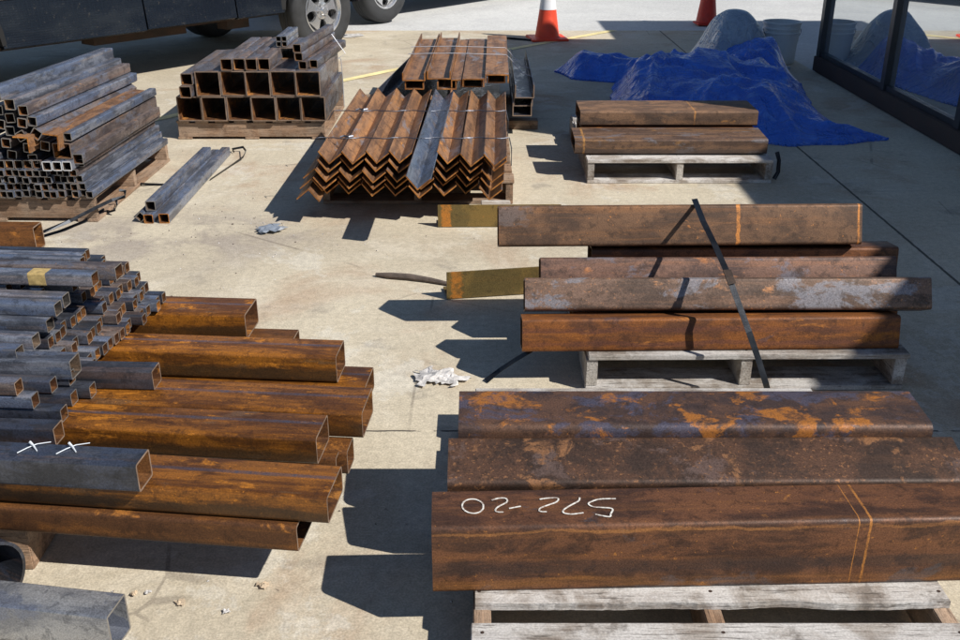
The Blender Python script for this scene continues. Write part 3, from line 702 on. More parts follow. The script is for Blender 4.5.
# three loose tubes on the slab
GL = 'loose grey tubes lying on the slab'
def loose(a, b, s, z, label, mats=GRY, roll=0, h=None):
    A = at(*a, z); B = at(*b, z); d = B - A
    tube('square_tube', A, d.length, s, h or s, yaw=math.atan2(d.y, d.x), roll=R(roll), mats=mats, t=.004, r=.005, seg=3, label=label, group=GL, anchor='left')
loose((164, 218.5), (226, 151), .050, .0255, 'right loose tube on the slab, lying flat with a rusty end', ('mill','rust_in','rust_edge'))
loose((148.5, 219), (216, 153), .046, .0235, 'middle loose tube lying low on the slab with a rusty end', ('mill','rust_in','rust_edge'))
loose((150.5, 206), (207, 151), .050, .074, 'upper loose tube stacked on the pair on the slab')
loose((140.5, 217), (200, 156), .040, .028, 'left loose tube turned on its corner on the slab', GRY, 45)
bm = bmesh.new()
ribbon(bm, [at(210, 180, .004), at(232, 165, .006), at(243, 157, .02), at(246, 151, .05), at(243, 147, .03), at(232, 149, .02), at(234, 152, .012)], .014, .002, side=(.3, .2, .9))
tag(link('steel_strap', bm, M['strap']), 'bent dark strap piece beyond the loose tubes on the slab', 'strap')
bm = bmesh.new(); ribbon(bm, [at(132, 183, .02), at(150, 184, .008), at(168, 184.5, .004)], .02, .002, side=(.1,.9,.1))
tag(link('steel_strap', bm, M['strap']), 'short black strap between the loose tubes and the brown pallet', 'strap')
tube('square_tube', (at(23, 246, .075).x, 4.19, .06), .9, .09, .115, yaw=R(-2), mats=('rust_low','rust_in','cut_rust'), label='dark red tube entering at the left edge between the stacks', group=None)

# ------------------------------------------------------------------ bundle H : long golden rusty tubes, left
GH = 'long golden rusty tubes in the left pile'
LR = ['rust_long0','rust_long1','rust_long2']
def tubeH(px_back_top, Z, w, h, yaw, mat, label, L=1.6):
    """px of the back top corner of the right-hand end, at height Z"""
    p = at(*px_back_top, Z); d = Vector((math.cos(yaw), math.sin(yaw), 0)); s = Vector((-d.y, d.x, 0))
    cc = p - s * (w/2) - Vector((0, 0, h/2))
    tube('rectangular_tube', cc, L, w, h, yaw=yaw, mats=(mat,'rust_in','cut_rust'), t=.0055, r=.011, seg=5, label=label, group=GH)
ZB = .132; 
# bottom layer
tubeH((299, 328.5), .204, .140, .070, R(-4), 'rust_low', 'bottom tube farthest back in the golden pile, a low sliver showing')
tubeH((373.5, 366), .204, .135, .070, R(-5), 'rust_long1', 'bottom tube of the golden pile whose end reaches farthest right at the back')
tubeH((353, 436), .204, .080, .070, R(-5), 'rust_low', 'narrow bottom tube beneath the middle of the golden pile')
tubeH((341, 446), .203, .060, .070, R(-6), 'rust_low', 'small bottom tube end between the two nearest golden tubes')
tubeH((313.5, 490), .204, .150, .071, R(-6.5), 'rust_low', 'bottom tube nearest the camera in the golden pile')
# top layer
tubeH((256.5, 297.5), .293, .140, .087, R(-4), LR[0], 'golden tube farthest back in the top layer, stained yellow on its side')
tubeH((344, 339), .292, .120, .086, R(-4.5), LR[2], 'second golden tube from the back, pitted with orange specks')
tubeH((372, 386.5), .284, .145, .078, R(-5), LR[1], 'golden tube reaching farthest right in the top layer')
tubeH((327.5, 413.5), .283, .125, .077, R(-5.5), LR[0], 'golden tube just behind the nearest one, its end set back')
tubeH((341.5, 464.5), .278, .140, .072, R(-6.5), LR[2], 'nearest golden tube of the top layer, carrying the black tube')
for k, xx in enumerate((-1.125, -1.74)):
    bm = bmesh.new(); box(bm, -.045, .045, 0, 1.17, .001, .130, 0, .003)
    o = link('timber_bearer', bm, M['wood_brown']); o.location = (xx, 1.925, 0); o.rotation_euler = (0, 0, R(1))
    tag(o, ['timber bearer with its end grain showing under the golden pile','timber bearer under the far left of the golden pile'][k], 'timber')
# steel pipe
bm = bmesh.new(); Lp = .9; ro_, ri_ = .088, .080
rows = lathe(bm, [(ri_, 0), (ro_, 0), (ro_, Lp), (ri_, Lp), (ri_, 0)], 40)
bmesh.ops.rotate(bm, verts=bm.verts[:], cent=(0,0,0), matrix=Matrix.Rotation(R(-90), 3, 'Y'))
o = link('steel_pipe', bm, M['mill_dark'], smooth=True); pp = atY(-18, 536, 1.78); o.location = (pp.x, 1.78, .089); o.rotation_euler = (0, 0, R(-26))
tag(o, 'dark round steel pipe at the left edge beside the timber end', 'steel pipe')
# silver box tube
tube('square_tube', (-.786, 1.682, .0505), .85, .082, .100, yaw=R(-9), mats=('silver','silver','cut'), t=.005, r=.006, seg=4, label='bare silver grey square tube lying alone at the bottom left corner')

# ------------------------------------------------------------------ bundle G : thin tubes on top of H
GG = 'thin blue grey tubes heaped on the golden pile'
yG = R(-4); pz = .0333; z0 = .2965
def tubeG(x, y, z, w, h, mats, label, yaw=yG, L=.75, t=.003, r=.005, roll=0):
    tube('square_tube', (x, y, z), L, w, h, yaw=yaw, mats=mats, t=t, r=r, seg=3, label=label, group=GG, roll=R(roll))
G_IN = ('mill','rust_in','cut')
cols_h = [4, 5, 6, 6, 6, 6, 5, 5, 6, 6, 6, 5, 5, 5, 4]
rs = random.Random(12)
for j, hgt in enumerate(cols_h):
    for l in range(hgt):
        x = -1.005 - .005*j - .037*l + rs.uniform(-.016, .016)
        if j > 7: x -= .015*l
        y = 2.890 - .0340*j + rs.uniform(-.002, .002) + .003*l
        mats = rs.choice([G_IN, ('mill_dark','rust_in','cut'), ('mill_dark','rust_in','cut'), ('rust_grey','rust_in','cut_rust'), ('mill','rust_in','cut')])
        tubeG(x, y, z0 + pz*(l+.5), .0323, .0323, mats, '%s thin tube from the back, %s layer of the heap on golden tubes' % (ORD[j], ['bottom','second','third','fourth','fifth','sixth'][l]), roll=rs.uniform(-3, 3))
zt = z0 + pz*6 + .001
p = at(121, 262, zt+.040); tubeG(p.x, p.y-.025, zt+.021, .050, .040, ('rust_grey','rust_in','cut'), 'long brownish tube lying at the very top back of the heap')
p = at(97, 270, zt+.036); o_ = tubeG(p.x, p.y-.022, zt+.0195, .044, .037, G_IN, 'blue grey tube wrapped with yellow tape at the top of the heap')
tp = [o for o in COL.objects if o.get('label','').startswith('blue grey tube wrapped')][0]
bm = tube_mesh(.05, .0452, .0382, .0006, .0056, 3); tape = link('yellow_tape', bm, M['tape'], tp); tape.location = (.75 - (p.x - at(29, 275, zt+.03).x), 0, 0)
for k, (px_, py_, zz) in enumerate(((68, 291, .495), (60, 299, .492), (52, 315, .455), (38, 331, .440), (22, 343, .425))):
    p = at(px_, py_, zz); tubeG(p.x, p.y-.02, zz-.0185, .040, .037, ('mill','mill_in','cut'), '%s blue tube from the back on the sloping near side of the heap' % ORD[k], yaw=R(-5))
p = at(78, 351.5, .400); tubeG(p.x, p.y-.030, .400-.0275, .060, .055, ('mill','mill_in','cut'), 'thicker blue grey tube lying across the near edge of the heap', t=.004, yaw=R(-3))
p = at(158.5, 361.5, .342); tubeG(p.x, p.y-.030, .342-.0285, .060, .057, ('mill_dark','rust_in','cut_rust'), 'dark tube reaching right over the golden tubes, with a pink inside end', t=.004, yaw=R(-2.5))
for j in range(4):
    for l in range(3):
        if j == 1 and l == 2: continue
        tubeG(-1.02 - .05*l - .035*(j % 2) - (.16 if (j == 2) else 0) + rs.uniform(-.01,.01), 2.285 - .041*j, .285 + .038*(l+.5), .037, .037, rs.choice([G_IN, ('mill_dark','rust_in','cut'), ('rust_grey','rust_in','cut_rust')]),
              '%s tube from the back, %s layer, between thick tube and short dark one' % (ORD[j], ['bottom','middle','top'][l]), L=.7)
p = at(61, 419, .332); tubeG(p.x, p.y-.024, .332-.024, .050, .048, ('mill_dark','rust_in','cut_rust'), 'short dark tube just behind the black tube with white ties', t=.004, yaw=R(-3))
p = at(147, 448, .353); cc = (p.x, p.y-.036, .353-.0370)
gt = tube('square_tube', cc, .8, .074, .073, yaw=R(-5.5), mats=('mill_dark','rust_in','cut_rust'), t=.005, r=.008, seg=5, label='black square tube with two white twisted ties, lying on the nearest golden tube')
for (xa, ya) in ((31, 445), (70, 446)):
    Mi = mat_of(gt).inverted(); bm = bmesh.new(); zc = .353
    q = lambda x, y, z: Mi @ at(x, y, z)
    rod(bm, [q(xa-14, ya+8, zc+.001), q(xa-4, ya+3, zc+.002), q(xa+6, ya-1, zc+.003), q(xa+20, ya-3, zc+.001)], .0013, 5)
    rod(bm, [q(xa-1, ya-3, zc+.010), q(xa+2, ya, zc+.006), q(xa+6, ya+6, zc+.001)], [.0034, .0026, .0014], 6)
    link('twisted_tie', bm, M['tie_white'], gt)

# ------------------------------------------------------------------ scraps on the slab
def scrap(name, px, size, h, mat, label, seed, cat='litter', n=22, asp=1.0):
    bm = bmesh.new(); c = at(*px, 0); g = {}
    for i in range(n+1):
        for j in range(n+1):
            u, w = (i/n-.5)*2, (j/n-.5)*2
            rad = math.hypot(u, w) + .42*noise.noise((u*2.2+seed, w*2.2, 1.3)) + .2*noise.noise((u*6+seed, w*6, 5))
            if rad < .78:
                z = .004 + h*(.5 + .9*abs(noise.noise((u*3.5+seed, w*3.5, 3.1))) + .5*abs(noise.noise((u*9, w*9+seed, 1)))) * max(.05, 1-rad)
                g[i, j] = bm.verts.new((c.x + u*size*asp + .3*size*noise.noise((w*3, seed, u*3)), c.y + w*size + .3*size*noise.noise((u*3, seed+4, w*3)), z))
    for (i, j) in list(g):
        k = [(i, j), (i+1, j), (i+1, j+1), (i, j+1)]
        if all(q in g for q in k): bm.faces.new([g[q] for q in k])
    bmesh.ops.delete(bm, geom=[v for v in bm.verts if not v.link_faces], context='VERTS')
    tag(link(name, bm, M[mat]), label, cat)
scrap('crumpled_paper', (441, 379), .110, .026, 'paper', 'crumpled white torn paper on the slab left of the middle pallet', 3, 'paper', asp=1.1)
scrap('crumpled_plastic', (269, 231), .085, .04, 'foil', 'crumpled grey plastic scrap on the slab near the angle irons', 9, 'plastic', asp=1.1, n=12)
scrap('leaf_litter', (264, 587), .022, .010, 'leaf', 'pale tan scrap on the slab below the golden tubes', 4, 'litter', 12)
scrap('leaf_litter', (181, 604), .018, .007, 'leaf', 'faint tan flake left of the larger tan scrap', 14, 'litter', 12)
scrap('leaf_litter', (134, 596), .014, .012, 'leaf', 'orange flake by the end of the silver tube', 24, 'litter', 10)
scrap('paint_flake', (227, 613), .012, .007, 'paper', 'white flake on the slab near the bottom edge', 34, 'litter', 10)
scrap('paint_flake', (148, 594), .010, .006, 'paper', 'small white flake right of the silver tube', 44, 'litter', 10)
scrap('paint_splash', (352, 36), .17, .006, 'paper', 'white splash on the ground beyond the truck wheel', 54, 'litter', 20, 1.2)
bm = bmesh.new()
rod(bm, [at(376, 274.5, .010), at(390, 275.5, .014), at(410, 277, .014), at(430, 280, .012), at(450, 284, .010)], [.008,.014,.015,.012,.008], 8)
tag(link('stick', bm, M['stick'], smooth=True), 'dark splintered stick pointing left from the olive angle iron', 'stick')
bm = bmesh.new(); rod(bm, [at(488, 36.2, .02), at(508, 37.8, .012), at(535, 40.2, .010)], .012, 6)
tag(link('steel_rod', bm, M['strap']), 'thin dark rod on the ground beside the orange cone', 'rod')
bm = bmesh.new(); rs = random.Random(3)
for _ in range(420):
    x = rs.uniform(-2.6, 1.4); y = rs.uniform(1.4, 8); s = rs.uniform(.0015, .0055) * (1.4 if rs.random() < .1 else 1)
    if rs.random() < .35: x, y = rs.gauss(-1.25, .45), rs.gauss(4.4, .35)
    a = rs.uniform(0, 6.28)
    vs = [bm.verts.new((x + s*math.cos(a+k*2.1), y + s*math.sin(a+k*2.1), .0015)) for k in range(3)]; top = bm.verts.new((x, y, .0015 + s*.7))
    for k in range(3): bm.faces.new((vs[k], vs[(k+1)%3], top)).material_index = 0 if rs.random() < .6 else 1
tag(link('grit', bm, [M['paper'], M['stick']]), 'pale and dark grit scattered over the slab', 'grit', kind='stuff')

# ------------------------------------------------------------------ tarps
def inside(poly, x, y):
    r = False; n = len(poly)
    for i in range(n):
        (x1, y1), (x2, y2) = poly[i], poly[(i+1) % n]
        if (y1 > y) != (y2 > y) and x < (x2-x1)*(y-y1)/(y2-y1)+x1: r = not r
    return r
def edist(poly, x, y):
    m = 9
    for i in range(len(poly)):
        a = Vector(poly[i]); b = Vector(poly[(i+1) % len(poly)]); p = Vector((x, y)); d = b-a
        t = max(0, min(1, (p-a).dot(d)/d.length_squared)); m = min(m, (p-a-d*t).length)
    return m
def heightfield(name, poly, hf, mat, step, label, cat, soft=7):
    xs = [p[0] for p in poly]; ys = [p[1] for p in poly]; bm = bmesh.new(); g = {}
    nx = int((max(xs)-min(xs))/step)+2; ny = int((max(ys)-min(ys))/step)+2
    for i in range(nx):
        for j in range(ny):
            x, y = min(xs)+i*step, min(ys)+j*step
            wx = x + .035*noise.noise((x*4, y*4, 7)); wy = y + .035*noise.noise((x*4, y*4, 17))
            if inside(poly, wx, wy): g[i, j] = bm.verts.new((x, y, max(.004, hf(x, y, edist(poly, wx, wy)))))
    for _ in range(soft):
        zz = {}
        for (i, j), v in g.items():
            nb = [g[q].co.z for q in ((i+1,j),(i-1,j),(i,j+1),(i,j-1)) if q in g]
            zz[i, j] = .4*v.co.z + .6*sum(nb)/len(nb) if len(nb) == 4 else v.co.z
        for q, z in zz.items(): g[q].co.z = z
    for (i, j) in list(g):
        k = [(i, j), (i+1, j), (i+1, j+1), (i, j+1)]
        if all(q in g for q in k): bm.faces.new([g[q] for q in k])
    # a hem that turns down to the ground
    ext = bmesh.ops.extrude_edge_only(bm, edges=[e for e in bm.edges if e.is_boundary])
    for v in ext['geom']:
        if isinstance(v, bmesh.types.BMVert): v.co.z = .001
    return tag(link(name, bm, M[mat], smooth=True), label, cat)
def ga(x, y, cx, cy, sx, sy, a=0):
    dx, dy = x-cx, y-cy; c, s = math.cos(a), math.sin(a); u, w = dx*c+dy*s, -dx*s+dy*c
    return math.exp(-(u*u/sx/sx + w*w/sy/sy))
def ridg(x, y, z, f): return 1 - abs(noise.noise((x*f, y*f, z))) * 2
def blue_h(x, y, d):
    e = min(1, d/.22); e = e*e*(3-2*e)
    h = .03 + .16*ga(x,y,1.35,7.4,.5,.75) + .15*ga(x,y,1.9,6.75,.42,.38) + .13*ga(x,y,1.75,7.7,.45,.4) + .25*ga(x,y,2.44,8.50,.34,.34,.3) + .12*ga(x,y,2.2,7.6,.3,.4)
    h += .07*ga(x,y,.95,8.6,.3,.2)
    wx = x + .22*noise.noise((x*1.6, y*1.6, 3)); wy = y + .22*noise.noise((x*1.6, y*1.6, 9))
    # long creases fanning out from the peak, and slack diagonal ones at the left
    dx, dy = wx-2.30, wy-9.5; an = math.atan2(dy, dx); rd = math.hypot(dx, dy)
    f1 = 1 - 2*abs(noise.noise((an*8.5, rd*.55, 4.0)))
    f2 = 1 - 2*abs(noise.noise((wx*1.1 + wy*2.6, wx*.5 - wy*.35, 2.0)))
    f3 = 1 - 2*abs(noise.noise((an*19, rd*1.1, 14.0)))
    f4 = 1 - 2*abs(noise.noise((wx*2.2 - wy*1.2, wy*4.6 + wx*.8, 24.0)))
    fold = min(1, rd/1.6)*(.050*max(0, f1)**4 + .022*max(0, f3)**4) + .040*max(0, f2)**4 + .016*max(0, f4)**3
    return e*(h + fold) + .012*(1-e)*max(0, f2) + .02*min(1, d/.04)
blue = [(.66,8.62),(.78,8.28),(1.12,8.12),(1.00,7.5),(.92,6.9),(1.02,6.35),(1.35,6.12),(1.72,6.16),(1.95,6.03),(2.30,6.07),(2.66,6.20),(2.42,6.45),(2.40,6.9),(2.52,7.5),(2.62,8.1),(2.70,8.55),(2.62,8.85),(2.2,8.95),(1.7,8.85),(1.35,9.05),(.95,9.15),(.80,8.95)]
heightfield('tarp', blue, blue_h, 'tarp', .0130, 'crumpled bright blue tarp spread over a low heap beside the storefront', 'tarp', soft=3)
def grey_h(x, y, d):
    e = min(1, d/.25)
    h = .50*max(0, 1 - max(abs((x-2.24)*2.0 + (y-8.95)*.35), abs((y-8.98)*1.55))) + .10*ga(x,y,2.42,9.0,.16,.2)
    h = min(h, .435 + .12*ga(x,y,2.2,8.95,.2,.3)*.3)
    return e*h + .012*max(0, ridg(x*2.2, y*.8, 4, 2.6))**2 + .01
heightfield('tarp', [(1.86,8.62),(2.02,8.40),(2.45,8.5),(2.76,8.75),(2.72,9.3),(2.35,9.6),(1.95,9.4),(1.84,9.0)], grey_h, 'tarp_grey', .018, 'pale grey blue tarp rising to a peak behind the blue one', 'tarp')

# ------------------------------------------------------------------ pail
root = tag(empty('pail', (2.735, 9.12, 0)), 'pale grey ribbed pail between the tarps and the storefront', 'pail')
bm = bmesh.new()
prof = [(.0, .002), (.135, .002), (.140, .01)] + [(.140+.022*z/.36, z) for z in (.10,.20,.262)] + [(.166,.264),(.166,.274),(.158,.276),(.159,.300),(.168,.302),(.168,.312),(.161,.314),(.163,.345),(.172,.347),(.172,.362),(.160,.362),(.156,.20),(.13,.012),(0,.012)]
lathe(bm, prof, 36); link('bucket_body', bm, M['pail'], root, True)
bm = bmesh.new(); rod(bm, [(.17*math.cos(a), -.02-.165*math.sin(a)*.35, .30-.12*math.sin(a)) for a in [math.pi*i/14 for i in range(15)]], .003, 5); link('handle', bm, M['wire'], root)

# ------------------------------------------------------------------ cones
def cone(x, y, rot, hb, base, mat, label, H=.72, band=True):
    root = tag(empty('traffic_cone', (x, y, 0), rot), label, 'traffic cone', 'traffic cones at the edge of the apron')
    bm = bmesh.new(); b = base/2
    box(bm, -b, b, -b, b, .001, .024, 0, .006); link('base', bm, M[mat], root)
    bm = bmesh.new(); r0, r1 = hb/2, .028
    rr = lambda z: r0 + (r1-r0)*(z-.024)/(H-.024)
    lathe(bm, [(rr(.024)+.018, .0245), (rr(.034)+.002, .034), (rr(.2), .2), (rr(.4), .4), (rr(H), H), (rr(H)-.006, H+.003), (rr(H)-.008, H-.02)], 36); link('body', bm, M[mat], root, True)
    if band:
        for za, zb in ((.30,.40),(.45,.50)):
            bm = bmesh.new(); lathe(bm, [(rr(za)+.0002, za), (rr(za)+.002, za+.001), (rr(zb)+.002, zb-.001), (rr(zb)+.0002, zb)], 36); link('reflective_collar', bm, M['cone_white'], root, True)
c1 = at(547, 39.0, 0); cone(c1.x, c1.y, R(8), .25, .385, 'cone', 'bright orange cone in the sun at the edge of the shade')
c2 = at(706, 24, 0); cone(c2.x, c2.y, R(3), .235, .25, 'cone_red', 'dark red cone standing farther back near the tarp', H=.70)

# ------------------------------------------------------------------ building with storefront
XW = 2.925; HB = 3.33; Y0, Y1 = 4.88, 8.72; XM = 4.45; YM0, YM1 = -5.0, 10.25
b = empty('storefront_building', (XW, Y0, 0)); b.location = (0, 0, 0)
tag(b, 'building with a dark framed glass storefront along the right side', 'building')
bm = bmesh.new(); box(bm, XM, XM+8, 1.90, YM1, .001, HB); link('wall', bm, M['wall'], b)
bm = bmesh.new(); box(bm, XM-.33, XM+8, .42, 1.898, .001, HB); link('shadow_wall', bm, M['wall'], b)  # unseen wall step, added and sized to set the shadow edge on the slab
bm = bmesh.new(); box(bm, XW+.02, XM-.002, Y0+.02, Y1-.03, 2.50, HB-.10); link('fascia', bm, M['roofing'], b)
bm = bmesh.new(); box(bm, XW-.03, XM-.003, Y0, Y1, HB-.098, HB+.01); link('roof_edge', bm, M['roofing'], b)
bm = bmesh.new(); box(bm, XW, XW+.11, Y0, Y1, .001, .125, 0, .004); box(bm, XW+.112, XM-.002, Y1-.10, Y1-.001, .001, .125, 0, .004); box(bm, XW+.112, XM-.002, Y0+.001, Y0+.10, .001, .125, 0, .004)
link('sill', bm, M['plinth'], b)
gy = [Y1-.075, at(871, 92, .06).y - .035 + .0, 5.94, Y0+.0]
gy = [8.645, 7.17, 5.95, 4.88]
for k, yy in enumerate(gy):
    bm = bmesh.new(); box(bm, XW+.015, XW+.10, yy, yy+.075, .127, 2.498, 0, .003); link('mullion', bm, M['aluminium'], b)
for k in range(3):
    ya, yb = gy[k+1]+.077, gy[k]-.002
    for za_, zb_ in ((.127, .165), (2.44, 2.497)):
        bm = bmesh.new(); box(bm, XW+.03, XW+.095, ya, yb, za_, zb_, 0, .002); link('window_frame', bm, M['aluminium'], b)
    bm = bmesh.new(); box(bm, XW+.055, XW+.067, ya, yb, .166, 2.438); link('window_pane', bm, M['glass'], b)
for yy in (Y1-.06, Y0+.05):
    bm = bmesh.new(); box(bm, XW+.103, XM-.003, yy, yy+.012, .127, 2.49); link('window_pane', bm, M['glass'], b)
bm = bmesh.new(); box(bm, XW+.9, XM-.01, Y0+.2, Y1-.3, .002, 1.1); link('counter', bm, M['wall'], b)

# ------------------------------------------------------------------ trucks
def pickup(x, y, heading, paint, label, trim='paint_beige', plate=True):
    root = tag(empty('pickup_truck', (x, y, 0), heading), label, 'truck', 'pickup trucks parked beyond the steel')
    wf = 1.65; wr = -1.98; ra = .46; hw = .86
    # lower body: side profile with wheel arches
    prof = [(-2.95,.62),(-2.92,.46),(wr-ra,.44)]
    prof += [(wr + ra*math.cos(a), .42 + ra*math.sin(a)) for a in [math.pi - math.pi*i/12 for i in range(0, 13)]]
    prof += [(wf - ra, .42)]
    prof += [(wf + ra*math.cos(a), .42 + ra*math.sin(a)) for a in [math.pi - math.pi*i/12 for i in range(1, 13)]]
    prof += [(2.42,.44),(2.52,.55),(2.54,.92),(2.45,1.02),(1.10,1.12),(-2.95,1.12)]
    bm = bmesh.new(); A = [bm.verts.new((px, -hw, pz)) for px, pz in prof]; B = [bm.verts.new((px, hw, pz)) for px, pz in prof]; n = len(prof)
    for k in range(n): bm.faces.new((A[k], A[(k+1)%n], B[(k+1)%n], B[k]))
    bm.faces.new(A[::-1]); bm.faces.new(B)
    body = link('body', bm, M[paint], root)
    # cab
    bm = bmesh.new(); q = [(1.15,1.121),(.55,1.72),(-.85,1.76),(-1.05,1.121)]
    A = [bm.verts.new((px, -hw*(.97 if pz < 1.5 else .82), pz)) for px, pz in q]; B = [bm.verts.new((px, hw*(.97 if pz < 1.5 else .82), pz)) for px, pz in q]
    for k in range(4): bm.faces.new((A[k], A[(k+1)%4], B[(k+1)%4], B[k]))
    bm.faces.new(A[::-1]); bm.faces.new(B)
    link('cab', bm, M[paint], root)
    for s in (-1, 1):
        for q in ([(.92,1.16),(.48,1.64),(.05,1.66),(.05,1.16)], [(-.03,1.16),(-.03,1.66),(-.78,1.68),(-.93,1.16)]):
            bm = bmesh.new(); f = []
            for off in (.0, .012):
                f.append([bm.verts.new((px, s*(hw*(.97 - .15*(pz-1.121)/.60) + off), pz)) for px, pz in q])
            bm.faces.new(f[0]); bm.faces.new(f[1][::-1])
            for k in range(4): bm.faces.new((f[0][k], f[0][(k+1)%4], f[1][(k+1)%4], f[1][k]))
            link('side_window', bm, M['glass'], root)
    # open bed
    bm = bmesh.new(); box(bm, -2.65, -1.15, -hw+.09, hw-.09, 1.121, 1.128); link('bed_liner', bm, M['black'], root)
    for s in (-1, 1):
        if plate:
            for (xa, xb, dz) in ((wr+ra+.02, -.30, 0), (-.285, .62, .008), (.635, wf-ra-.02, 0)):
                bm = bmesh.new()
                vv = [bm.verts.new((x_, s*(hw+o_), z_)) for x_ in (xa, xb) for o_, z_ in ((.002,.40+dz),(.050,.415+dz),(.046,.445+dz),(.016,.735),(.002,.74))]
                bm.faces.new(vv[:5]); bm.faces.new(vv[5:][::-1])
                for k in range(5): bm.faces.new((vv[k], vv[(k+1)%5], vv[5+(k+1)%5], vv[5+k]))
                link('rocker_panel', bm, M['diamond'], root)
            bm = bmesh.new(); y0_, y1_ = sorted((s*(hw+.002), s*(hw+.014))); box(bm, wr+ra+.02, wf-ra-.02, y0_, y1_, .743, .79, 0, .004); link('door_cladding', bm, M[trim], root)
        # fender flares
        for wx in (wr, wf):
            bm = bmesh.new(); rows = []
            for i in range(17):
                a = R(2 + 176*i/16); row = []
                for rr_, yy in ((ra+.005, hw+.002), (ra+.01, hw+.055), (ra+.05, hw+.045), (ra+.085, hw+.003)):
                    row.append(bm.verts.new((wx + rr_*math.cos(a), s*yy, .42 + rr_*math.sin(a))))
                rows.append(row)
            for a_, b_ in zip(rows, rows[1:]):
                for k in range(3): bm.faces.new((a_[k], a_[k+1], b_[k+1], b_[k]))
            link('fender_flare', bm, M['black'] if plate else M[paint], root, True)
    # underbody
    bm = bmesh.new()
    for s in (-1, 1): box(bm, -2.6, 2.3, s*.48-.04, s*.48+.04, .34, .47)
    box(bm, -1.4, 1.1, -.62, .62, .385, .415); box(bm, -1.45, 1.15, -.845, -.80, .395, .419); box(bm, -.6, .3, -.60, -.42, .30, .384); box(bm, .7, .95, -.66, -.52, .29, .384)
    link('chassis', bm, M['under'], root)
    for wx in (wr, wf):
        bm = bmesh.new(); rod(bm, [(wx, -.7, .38), (wx, .7, .38)], .045, 12); link('axle', bm, M['under'], root)
    for xx, mt in ((2.55, 'rim'), (-3.03, 'rim')):
        bm = bmesh.new(); box(bm, xx-.06, xx+.06, -hw, hw, .46, .64, 0, .03); link('bumper', bm, M[mt], root)
    for s in (-1, 1):
        bm = bmesh.new(); box(bm, 2.541, 2.56, s*.68-.13, s*.68+.13, .72, .88, 0, .006); link('headlight', bm, M['cone_white'], root)
        bm = bmesh.new(); box(bm, -2.97, -2.951, s*.76-.07, s*.76+.07, .75, 1.05, 0, .006); link('tail_light', bm, M['lamp'], root)
    # wheels
    for wx in (wr, wf):
        for s in (-1, 1):
            w = empty('wheel', (wx, s*.80, .385)); w.parent = root
            if s > 0: w.rotation_euler = (0, 0, math.pi)
            RT = .385
            bm = bmesh.new()
            tp_ = [(.225,.10),(.225,-.10),(.235,-.118),(.30,-.132),(.345,-.125),(.372,-.105),(RT,-.085)]
            for yy in (-.045,-.040,-.005,0,.035,.040): tp_ += [(RT if round(yy*1000) % 2 == 0 or yy in (-.045,.0,.040) else RT-.008, yy)]
            tp_ += [(RT,.085),(.372,.105),(.345,.125),(.30,.132),(.235,.118),(.225,.10)]
            lathe(bm, tp_, 56, axis='Y'); link('tyre', bm, M['tyre'], w, True)
            rim = bmesh.new()
            lathe(rim, [(.224,.09),(.224,-.105),(.232,-.118),(.222,-.120),(.205,-.100),(.196,-.060),(.196,.09)], 48, axis='Y')
            # five broad spokes with oval gaps, and a hub
            for k in range(5):
                a0 = 2*math.pi*k/5 + .3; pts = []
                for (rr_, da, yy) in ((.06, -.55, -.088), (.12, -.30, -.100), (.165, -.33, -.098), (.200, -.46, -.090), (.200, .46, -.090), (.165, .33, -.098), (.12, .30, -.100), (.06, .55, -.088)):
                    pts.append((rr_*math.cos(a0+da), yy, rr_*math.sin(a0+da)))
                f = [rim.verts.new(p) for p in pts]; g = [rim.verts.new((p[0], p[1]+.03, p[2])) for p in pts]
                rim.faces.new(f); rim.faces.new(g[::-1])
                for q in range(8): rim.faces.new((f[q], f[(q+1)%8], g[(q+1)%8], g[q]))
            lathe(rim, [(.0,-.135),(.030,-.134),(.040,-.125),(.045,-.105),(.078,-.100),(.085,-.085),(.085,-.05)], 28, axis='Y')
            for k in range(6):
                a0 = 2*math.pi*k/6; cx_, cz_ = .062*math.cos(a0), .062*math.sin(a0)
                rod(rim, [(cx_, -.095, cz_), (cx_, -.118, cz_)], .009, 6)
            link('rim', rim, M['rim'], w, True)
            bm = bmesh.new(); lathe(bm, [(.0,-.02),(.195,-.02),(.195,.02),(0,.02)], 32, axis='Y'); link('dark_backing_disc', bm, M['black'], w)  # plain black backing, stands in for the shade seen between the spokes
    return root
hd = math.atan2(.79, .61)
pickup(-3.20, 8.95, hd, 'paint_dark', 'dark pickup truck with black diamond plate rocker panels, behind the left stacks')
pickup(-.57, 13.93, hd, 'paint_white', 'second pickup truck beyond the dark one, only a rear wheel in view', trim='paint_white', plate=False)

# ------------------------------------------------------------------ light, sky, camera
S = Vector((.91, -.54, 1.0)).normalized()
el = math.asin(S.z); az = math.atan2(S.x, S.y)
w = bpy.data.worlds.new('World'); scn.world = w; w.use_nodes = True
nt = w.node_tree; bg = nt.nodes['Background']
sk = nt.nodes.new('ShaderNodeTexSky'); sk.sky_type = 'NISHITA'; sk.sun_disc = False
sk.sun_elevation = el; sk.sun_rotation = az; sk.air_density = 1.0; sk.dust_density = .2; sk.ozone_density = 3.0
nt.links.new(sk.outputs[0], bg.inputs[0]); bg.inputs[1].default_value = .068
sl = bpy.data.lights.new('sun', 'SUN'); sl.energy = 4.9; sl.angle = R(.5); sl.color = (1.0, .955, .88)
so = bpy.data.objects.new('sun', sl); COL.objects.link(so); so.rotation_euler = S.to_track_quat('Z', 'Y').to_euler(); so.location = (6, -4, 8)

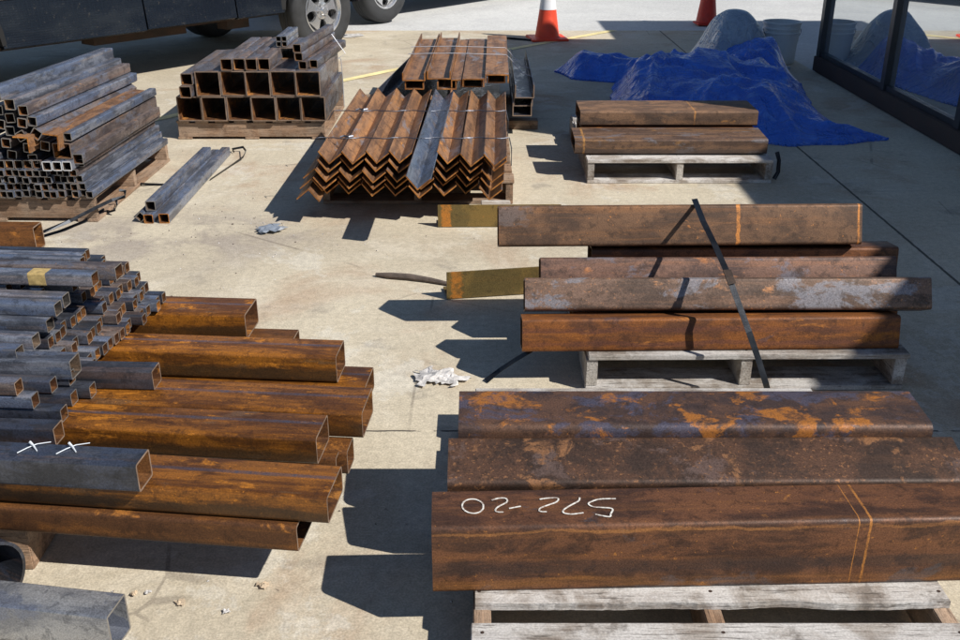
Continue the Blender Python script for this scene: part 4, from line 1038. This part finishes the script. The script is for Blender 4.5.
cam = bpy.data.cameras.new('camera'); co = bpy.data.objects.new('camera', cam); COL.objects.link(co)
cam.sensor_width = 36; cam.lens = FPX/960*36; cam.clip_end = 2000; cam.clip_start = .02
cam.shift_x = (480 - CX0)/960
co.location = (0, 0, CH); co.rotation_euler = (math.pi/2 - TH, 0, 0)
scn.camera = co
vs = scn.view_settings; vs.view_transform = 'Standard'; vs.look = 'None'; vs.exposure = .20; vs.gamma = 1; vs.use_curve_mapping = False
